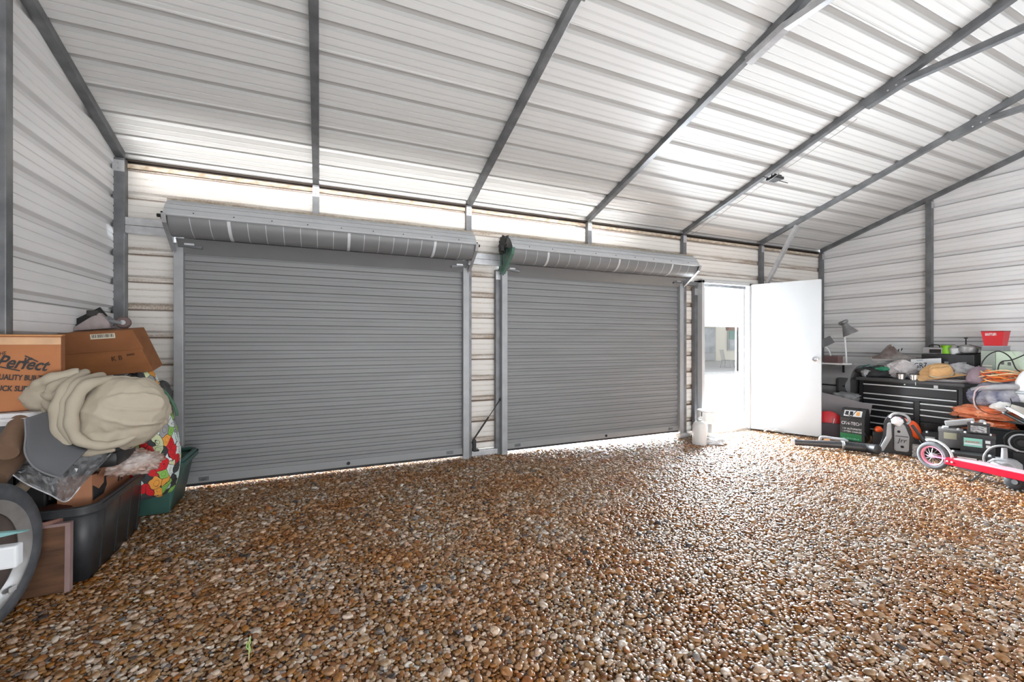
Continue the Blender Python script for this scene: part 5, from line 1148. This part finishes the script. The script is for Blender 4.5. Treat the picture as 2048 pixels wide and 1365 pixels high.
# white plank
pl = atY(88, 832, 2.86)
t = thing('white_plank', 'white rounded plank end sticking out under the lettered carton', 'plank', (-1.33, 2.96, .845))
b = MB(); b.prism([(-.15, -.10), (.045, -.10), (.085, -.06), (.10, .0), (.085, .10), (-.15, .30)], .058, bev=.022)
b.build('plank_body', mat('scuffed_white', (.66, .65, .66), .5, 0, .35, 9, (.4, .36, .35)), t, True, angle=40)
# lettered carton
q0 = atY(0, 676, 3.0); q1 = atY(122, 808, 3.0); zb_ = .906; zt_ = atY(60, 668, 3.0).z
t = thing('carton', 'orange brown carton printed with bold black lettering on the left heap', 'box', (q1.x, 3.0, zb_), R(19), 'cardboard cartons')
wx0, wx1 = -.30, 0; hz = zt_-zb_
b = MB(); b.box(wx0, wx1, 0, .30, 0, hz-.012, .003); b.build('carton_body', M_card, t)
b = MB(); b.box(wx0-.0, wx1+.006, -.006, .16, hz-.012, hz-.006, .001, T((0, 0, 0), (R(2), 0, 0))); b.box(wx0, wx1+.0, .15, .30, hz-.010, hz-.003); b.build('top_flap', mat('flap_card', (.55, .27, .11), .8, 0, .4, 12, (.35, .14, .05)), t)
b = MB(); b.box(wx0, wx1, -.0025, 0, hz-.055, hz-.018); b.build('tape_strip', mat('packing_tape', (.58, .33, .16), .45, 0, .4, 12), t)
def onbox(px, py):
    a_ = R(19); nn = Vector((math.sin(a_), -math.cos(a_), 0)); d_ = ray(px, py); o_ = Vector((q1.x, 3.0, zb_))
    v = CAM+d_*((o_-CAM).dot(nn)/d_.dot(nn))-o_
    return (v.x*math.cos(a_)+v.y*math.sin(a_), -.003, v.z)
text('printed_word', 'Perfect', .082, INK, t, onbox(45, 728), (PI/2, R(10), 0), .35, .0008, weight=.0018, sx=.72)
text('printed_word', 'THE', .026, INK, t, onbox(2, 708), (PI/2, R(-8), 0), .2, sx=.7)
text('printed_word', 'QUALITY BUILT', .037, INK, t, onbox(36, 756), (PI/2, R(6), 0), 0, .0008, weight=.001, sx=.62)
text('printed_word', 'TRUCK SLIDES', .037, INK, t, onbox(24, 778), (PI/2, R(6), 0), 0, .0008, weight=.001, sx=.66)
for (a_, c_) in (((50, 712), (76, 724)), ((0, 734), (40, 742)), ((52, 716), (46, 738))):
    a1 = onbox(*a_); c1 = onbox(*c_); b = MB(); b.bar(a1, c1, .006, .001, up=(0, 1, 0)); b.build('print_rule', INK, t)
# second carton: tilted, with label and handwriting; its bag support first
px0 = atY(216, 708, 3.62)
t = thing('carton', 'tilted brown carton with barcode label and pencilled letters', 'box', (px0.x+.0, 3.62, px0.z), rot=(R(6), R(-5), R(4)), group='cardboard cartons')
hw, hh = .215, .142
b = MB(); b.box(-hw, hw, 0, .28, -hh, hh, .004)
for v in b.bm.verts:
    if v.co.z > 0 and v.co.x > 0: v.co.x -= .075
b.build('carton_body', M_card2, t)
b = MB(); b.box(-hw, hw-.03, -.006, .004, hh*.10, hh+.004, .002)
for v in b.bm.verts:
    if v.co.z > hh*.8 and v.co.x > 0: v.co.x -= .045
b.build('folded_flap', mat('dark_flap', (.25, .095, .03), .8, 0, .5, 6, (.15, .05, .015)), t)
b = MB(); b.box(-.07, .05, -.009, -.006, hh-.042, hh-.010); lb = b.build('barcode_label', mat('label_cream', (.55, .50, .40), .6), t)
r_ = random.Random(5); x_ = -.062
while x_ < .04:
    w_ = .0012+.003*r_.random(); b = MB(); b.box(x_, x_+w_, -.0098, -.009, hh-.034, hh-.014); b.build('bar_mark', INK, lb); x_ += w_+.002+.003*r_.random()
text('handwriting', 'K B', .042, mat('pencil', (.04, .02, .012), .8), t, (.04, -.004, -.035), (PI/2, R(-6), 0), .1, sx=.9)
text('handwriting', '3000', .022, MATS['pencil'], t, (.11, -.004, -.018), (PI/2, R(-6), 0), .1)
# furniture dolly on top: wedge of carpeted board with a castor
p = atY(195, 652, 3.86); t = thing('furniture_dolly', 'upturned carpeted dolly with a castor on top of the tilted carton', 'dolly', (p.x, 3.86, p.z))
s_ = 1/ppm(p); v2 = lambda x, y, dy=0: Vector(((x-195)*s_, dy, (652-y)*s_))
b = MB(); b.prism([(-40*s_, -12*s_), (25*s_, -5*s_), (22*s_, 8*s_), (8*s_, 26*s_), (-6*s_, 16*s_)], .10, yzx(-.05), bev=.003); b.build('deck_board', mat('faded_carpet', (.36, .31, .31), .9, 0, .4, 20), t)
b = MB(); b.bar(v2(155, 664), v2(208, 628), .11, .012, up=(0, 1, 0)); b.build('board_edge', M_iron, t)
b = MB(); b.box(-12*s_, 6*s_, -.05, .05, 18*s_, 30*s_, .006); b.build('top_block', mat('block_dark', (.035, .03, .03), .7), t)
b = MB(); b.bar(v2(209, 641, -.01), v2(236, 646, -.01), .05, .022, bev=.004); b.bar(v2(208, 636), v2(222, 648), .03, .04); b.build('castor_fork', M_galv, t)
b = MB(); b.lathe([(0, -.016), (.034, -.016), (.041, -.010), (.041, .010), (.034, .016), (0, .016)], 32, T(v2(237, 645, -.01), (PI/2, 0, 0))); wv = b.build('castor_wheel', mat('brown_rubber', (.13, .09, .085), .5), t, True, angle=40)
b = MB(); b.lathe([(0, -.020), (.016, -.020), (.016, .020), (0, .020)], 16, T(v2(237, 645, -.01), (PI/2, 0, 0))); b.build('castor_hub', M_galvL, wv)

# printed fabric bag: bright generic blobs with dark outlines
def printed():
    m = bpy.data.materials.new('bright_printed_cloth'); m.use_nodes = True; N, L = nt(m); bb = N['Principled BSDF']; bb.inputs['Roughness'].default_value = .7
    tc = N.new('ShaderNodeTexCoord'); mp = N.new('ShaderNodeMapping'); mp.inputs['Scale'].default_value = (1, 1, .8); L.new(tc.outputs['Object'], mp.inputs[0])
    nz = N.new('ShaderNodeTexNoise'); nz.inputs['Scale'].default_value = 9; L.new(mp.outputs[0], nz.inputs['Vector'])
    ad = N.new('ShaderNodeMixRGB'); ad.blend_type = 'ADD'; ad.inputs[0].default_value = .09; L.new(mp.outputs[0], ad.inputs[1]); L.new(nz.outputs['Color'], ad.inputs[2])
    v = N.new('ShaderNodeTexVoronoi'); v.inputs['Scale'].default_value = 19; L.new(ad.outputs[0], v.inputs['Vector'])
    ve = N.new('ShaderNodeTexVoronoi'); ve.feature = 'DISTANCE_TO_EDGE'; ve.inputs['Scale'].default_value = 19; L.new(ad.outputs[0], ve.inputs['Vector'])
    sp = N.new('ShaderNodeSeparateColor'); L.new(v.outputs['Color'], sp.inputs[0])
    cr = N.new('ShaderNodeValToRGB'); cr.color_ramp.interpolation = 'CONSTANT'; e = cr.color_ramp.elements
    cols = [(0, (.62, .74, .72)), (.20, (.62, .012, .02)), (.36, (.70, .76, .74)), (.50, (.25, .50, .10)), (.62, (.05, .05, .055)), (.74, (.80, .35, .06)), (.84, (.60, .66, .40)), (.92, (.30, .30, .31))]
    e[0].color = (*cols[0][1], 1); e[1].position = cols[1][0]; e[1].color = (*cols[1][1], 1)
    for p_, c_ in cols[2:]: x = e.new(p_); x.color = (*c_, 1)
    L.new(sp.outputs[0], cr.inputs[0])
    mx = N.new('ShaderNodeMixRGB'); lt = N.new('ShaderNodeMath'); lt.operation = 'LESS_THAN'; lt.inputs[1].default_value = .022; L.new(ve.outputs['Distance'], lt.inputs[0])
    # inner ring motif
    l2 = N.new('ShaderNodeMath'); l2.operation = 'COMPARE'; l2.inputs[1].default_value = .30; l2.inputs[2].default_value = .014; L.new(v.outputs['Distance'], l2.inputs[0])
    mxx = N.new('ShaderNodeMath'); mxx.operation = 'MAXIMUM'; L.new(lt.outputs[0], mxx.inputs[0]); L.new(l2.outputs[0], mxx.inputs[1])
    L.new(mxx.outputs[0], mx.inputs[0]); L.new(cr.outputs[0], mx.inputs[1]); mx.inputs[2].default_value = (.015, .015, .018, 1)
    L.new(mx.outputs[0], bb.inputs['Base Color']); return m
pc_ = atY(322, 880, 3.78)
t = thing('printed_bag', 'tall stuffed bag of brightly patterned cloth beside the roller door', 'bag', (-1.075, 3.70, .26))
def bagfn(p):
    n = noise.noise(p*1.3+Vector((4, 2, 1))); r = 1-abs(noise.noise(Vector((p.x*2.6, p.y*2.6, p.z*.9))+Vector((1, 7, 3))))*2
    return 1+.10*n+.07*r
b = MB(); b.ico((0, 0, 0), 1, 5, (.185, .155, .46), bagfn)
for v in b.bm.verts:
    k = (v.co.z+.46)/.92; v.co.x *= (1.05-.28*k); v.co.x += -.05*k**2-.02; v.co.z = max(v.co.z, -.40)
b.build('cloth_body', printed(), t, True, loc=(.03, 0, .34))
b = crumple((.055, .05, .09), .25, 1.8, 121); b.build('dark_flap', mat('charcoal_cloth', (.055, .055, .06), .7, 0, .4, 8), t, True, loc=(.075, .03, .62))
b = MB(); b.tube(spline([(.02, -.06, .70), (.10, -.05, .66), (.155, -.04, .56), (.175, -.04, .48)]), .009, 8); b.build('green_piping', mat('green_piping', (.06, .16, .09), .6), t, True)

# carton standing in the black tub
t = thing('torn_carton', 'torn orange cardboard box with black print standing in the black tub', 'box', (-1.125, 3.35, .03), rot=(0, 0, PI/2))
zt_ = .50
b = MB(); b.box(-.30, .26, 0, .14, 0, zt_, .003)
for v in b.bm.verts:
    if v.co.z > .2 and v.co.x > 0: v.co.z -= .08
b.build('carton_body', mat('faded_carton', (.52, .235, .125), .8, 0, .4, 5, (.30, .13, .07)), t)
b = MB(); b.prism([(-.29, .36), (-.17, .36), (-.13, .40), (-.14, .45), (-.155, .45), (-.16, .42), (-.22, .40), (-.29, .44)], .003, yzx(-.004)); b.build('black_print', INK, t)
for x_ in (.03, .07): b = MB(); b.bar((x_, -.003, .37), (x_+.02, -.003, .43), .012, .002, up=(0, 1, 0)); b.build('print_stroke', INK, t)
b = MB(); b.grid([[(x, y, z) for x in (-.24, -.05, .12)] for y, z in ((0, zt_-.03), (-.03, zt_+.03), (-.025, zt_+.07))]); b.build('torn_flap', mat('flap_brown', (.33, .15, .08), .8, 0, .5, 9), t, solid=.004)
p = atY(290, 920, 3.45); t = thing('paper_roll', 'pale grey roll poking out beside the printed bag', 'roll', (p.x, 3.45, p.z))
b = MB(); b.tube([(-.08, -.02, -.03), (.07, -.03, .02)], .038, 18); b.build('roll_wall', mat('roll_grey', (.50, .51, .52), .5), t, True, angle=40)
b = MB(); b.tube([(.066, -.030, .019), (.074, -.031, .021)], .026, 18); b.build('roll_core', mat('core_dark', (.25, .25, .25), .6), t)
# brown wrapped bundle between torn carton and roll
p = atY(255, 925, 3.25); t = thing('brown_paper', 'crumpled brown and clear wrapping above the torn carton', 'wrapping', (p.x, 3.25, p.z))
b = crumple((.12, .08, .055), .35, 2.6, 131, None, 1.4, 5); b.build('wrap', mat('brown_wrap', (.58, .55, .53), .2, 0, .95, 7, (.40, .19, .11)), t, True)
# pipes and jar inside the tub front
for k, (a_, c_, lab, m_) in enumerate((((10, 905), (48, 840), 'thick tan cardboard tube rising at the left picture edge', mat('tan_tube', (.20, .12, .075), .7, 0, .5, 8)),
        ((-10, 960), (40, 905), 'second tan tube lying lower at the left edge', MATS['tan_tube']), ((20, 1000), (62, 958), 'pale cream pipe end above the tyre', mat('cream_pipe', (.45, .36, .26), .6, 0, .3, 9)))):
    pa = atY(*a_, 2.72+.02*k); pb = atY(*c_, 2.92); t = thing('tube', lab, 'tube', pa, group='tubes at the left edge')
    b = MB(); b.tube([(0, 0, 0), pb-pa], (.045, .042, .026)[k], 18); b.build('tube_wall', m_, t, True, angle=40)
    b = MB(); d_ = (pb-pa).normalized(); b.tube([(pb-pa), (pb-pa)+d_*.004], (.034, .03, .018)[k], 18); b.build('tube_mouth', M_brown, t)
p = atY(80, 1025, 2.92); t = thing('clay_pot', 'brown ring shaped rim of a pot inside the black tub', 'pot', (p.x, 2.94, .03))
b = MB(); b.lathe([(0, 0), (.06, 0), (.085, .30), (.095, .31), (.095, .335), (.078, .335), (.06, .05), (0, .05)], 28); b.build('pot_wall', mat('clay_brown', (.24, .12, .09), .6, 0, .3, 8), t, True, angle=40)
t = thing('folded_quilt', 'dark rust coloured cloth heaped inside the black tub', 'cloth', (-1.29, 3.08, .03))
b = crumple((.15, .16, .16), .2, 1.8, 141, -.14, 1, 4)
b.build('cloth_folds', mat('rust_cloth', (.12, .03, .015), .8, 0, .6, 6, (.03, .01, .008)), t, True, loc=(0, 0, .17))
# black handle of a car seat / bag under the beige bundle
t = thing('black_case', 'black plastic case with handle under the beige bundle', 'case', (-1.12, 3.08, .57))
b = MB(); b.box(-.30, .12, -.08, .20, 0, .085, .03); b.build('case_body', M_dark, t, True, angle=50)
b = MB(); q = lambda x, y: atY(x, y, 2.95)-Vector(t.location)
b.tube(spline([q(205, 902), q(240, 897), q(275, 885), q(300, 868), q(308, 858)]), [.014+.001*(i % 2) for i in range(25)], 10); b.build('carry_handle', mat('handle_black', (.03, .03, .033), .25), t, True)
b = MB(); b.box(-.32, -.20, -.0, .16, -.53, 0.0, .01); b.build('case_stem', mat('stem_dark', (.02, .02, .02), .6), t)
# grey curved visor board
t = thing('grey_visor', 'grey felt visor shaped panel hanging below the beige bundle', 'visor', (-1.2, 2.79, .70))
out = [(50, 838), (96, 826), (112, 840), (150, 880), (165, 908), (140, 938), (119, 956), (90, 946), (66, 928), (52, 905), (50, 880), (54, 860)]
rows = []
for k in range(9):
    u = k/8; row = []
    # left/bottom outline against right/top outline
    L_ = spline([Vector((50, 838, 0)), Vector((52, 870, 0)), Vector((50, 905, 0)), Vector((66, 932, 0)), Vector((90, 947, 0)), Vector((120, 956, 0))], 4)
    R_ = spline([Vector((100, 822, 0)), Vector((105, 850, 0)), Vector((118, 872, 0)), Vector((135, 885, 0)), Vector((155, 893, 0)), Vector((175, 900, 0))], 4)
    for a_, c_ in zip(L_, R_):
        v = a_.lerp(c_, u); row.append(atY(v.x, v.y, 2.74+.10*u*u+.02*math.sin(u*3))-Vector(t.location))
    rows.append(row)
b = MB(); b.grid(rows); b.build('felt_panel', mat('grey_felt', (.105, .107, .115), .85, 0, .15, 8), t, True, solid=.006)
b = MB(); b.tube([r-Vector((0, .002, 0)) for r in rows[0]], .004, 6); b.build('edge_binding', mat('binding_grey', (.17, .17, .18), .7), t, True)
# clear plastic bag under it
t = thing('clear_bag', 'crinkled clear plastic bag spilling over the black tub', 'bag', (-1.2, 2.80, .5))
rr = random.Random(9); rows = []
A_ = [(13, 941), (60, 905), (120, 900), (180, 900), (240, 890)]; B_ = [(16, 943), (52, 968), (100, 990), (132, 1004), (160, 975)]
A2 = spline([Vector((*a, 0)) for a in A_], 7); B2 = spline([Vector((*a, 0)) for a in B_], 7)
for k in range(15):
    u = k/14; row = []
    for i, (a_, c_) in enumerate(zip(A2, B2)):
        v = a_.lerp(c_, u); f = noise.noise(Vector((i*.45, k*.5, 3)))*.05+abs(noise.noise(Vector((i*.9, k*.8, 8))))*.04
        row.append(atY(v.x, v.y, 2.78+.20*(1-u)+f*(.3+.7*min(u*2, 1)))-Vector(t.location))
    rows.append(row)
b = MB(); b.grid(rows)
mcl = mat('crinkly_clear', (.52, .53, .55), .12, 0, .5, 14, (.2, .2, .21), spec=.9); MB_ = mcl.node_tree.nodes['Principled BSDF']; MB_.inputs['Alpha'].default_value = .5
b.build('clear_film', mcl, t, False, solid=.001)
b = MB(); b.tube([r for r in rows[-1]], .003, 6); b.build('sealed_edge', mat('film_edge', (.6, .6, .62), .2), t, True)
# beige cloth bundle: a ball of rolled canvas with wrapped folds
pB = atY(205, 828, 2.97); t = thing('canvas_bundle', 'big beige canvas cloth rolled into a bundle on top of the left heap', 'cloth', (pB.x, 2.97, pB.z))
M_beige = mat('beige_canvas', (.42, .37, .29), .85, 0, .25, 3, (.27, .23, .17), (1, 1, 1), .06, 300)
M_ = 1/ppm(pB)
def bf(p):
    d = p.normalized()
    n = noise.noise(d*1.2+Vector((3, 9, 2)))
    # long creases running across the ball
    s1 = math.sin((d.x*1.6+d.z*2.2)*3.2+2.2*noise.noise(d*1.5)); r = (1-abs(noise.noise(d*2.6+Vector((1, 2, 8))))*2.2)
    c = max(0, 1-abs(noise.noise(Vector((d.x*.8+4, d.y, (d.z+.5*d.x)*1.9))))*4.5)
    dent = math.exp(-((d.x-.25-.5*d.z)**2)/.010)*max(0, min(1, .35-d.z))*(1 if d.y < 0 else 0); d2 = math.exp(-((d.z+.42+.3*d.x)**2)/.008)*(1 if d.y < 0 else 0)
    return 1+.06*n+.015*s1+.035*max(r, 0)+.06*c**2-.10*dent-.06*d2+.012*noise.noise(d*8)
b = MB(); b.ico((0, 0, 0), 1, 6, (80*M_, .16, 72*M_), bf); o = b.build('cloth_ball', M_beige, t, True, loc=(26*M_, 0, -2*M_)); o.rotation_euler.y = R(-18)
def w2(x, y, dy): v = atY(x, y, 2.97+dy); return v-Vector(t.location)
folds = [([(172, 745, .05), (140, 770, -.09), (118, 812, -.12), (116, 855, -.12), (135, 888, -.11), (175, 905, -.09), (230, 900, -.09)], [.02, .03, .034, .034, .030, .022, .008]),
         ([(240, 760, .02), (180, 768, -.13), (152, 800, -.15), (143, 845, -.16), (158, 880, -.15), (200, 892, -.14), (245, 885, -.12), (285, 862, -.08)], [.02, .026, .030, .028, .026, .022, .018, .008]),
         ([(205, 752, .04), (160, 765, -.10), (135, 800, -.13), (128, 850, -.14), (146, 886, -.13)], [.02, .022, .024, .024, .012]),
         ([(160, 748, .0), (110, 758, -.02), (75, 768, -.02), (62, 778, -.02)], [.03, .035, .022, .01]),
         ([(70, 782, -.03), (95, 792, -.06), (118, 790, -.08), (135, 772, -.08)], [.01, .022, .026, .014]),
         ([(75, 795, -.01), (98, 808, -.05), (112, 825, -.07), (120, 850, -.08)], [.014, .026, .024, .014]),
         ([(85, 812, -.02), (95, 830, -.05), (103, 850, -.06), (106, 872, -.06)], [.012, .02, .02, .01]),
         ([(140, 762, -.04), (112, 772, -.06), (98, 790, -.06), (120, 806, -.08)], [.02, .026, .02, .012])]
for pp, rs in folds:
    sp_ = spline([w2(*q_) for q_ in pp], 6); n_ = len(sp_); rad = [np.interp(i/(n_-1)*(len(rs)-1), range(len(rs)), rs) for i in range(n_)]
    b = MB(); b.tube(sp_, [float(r*(1+.10*math.sin(i*1.1))) for i, r in enumerate(rad)], 14); b.build('wrapped_fold', M_beige, t, True)
b = MB(); b.ico((0, 0, 0), 1, 4, (50*M_, .11, 36*M_), bf); b.build('loose_end', M_beige, t, True, loc=w2(112, 792, .05))
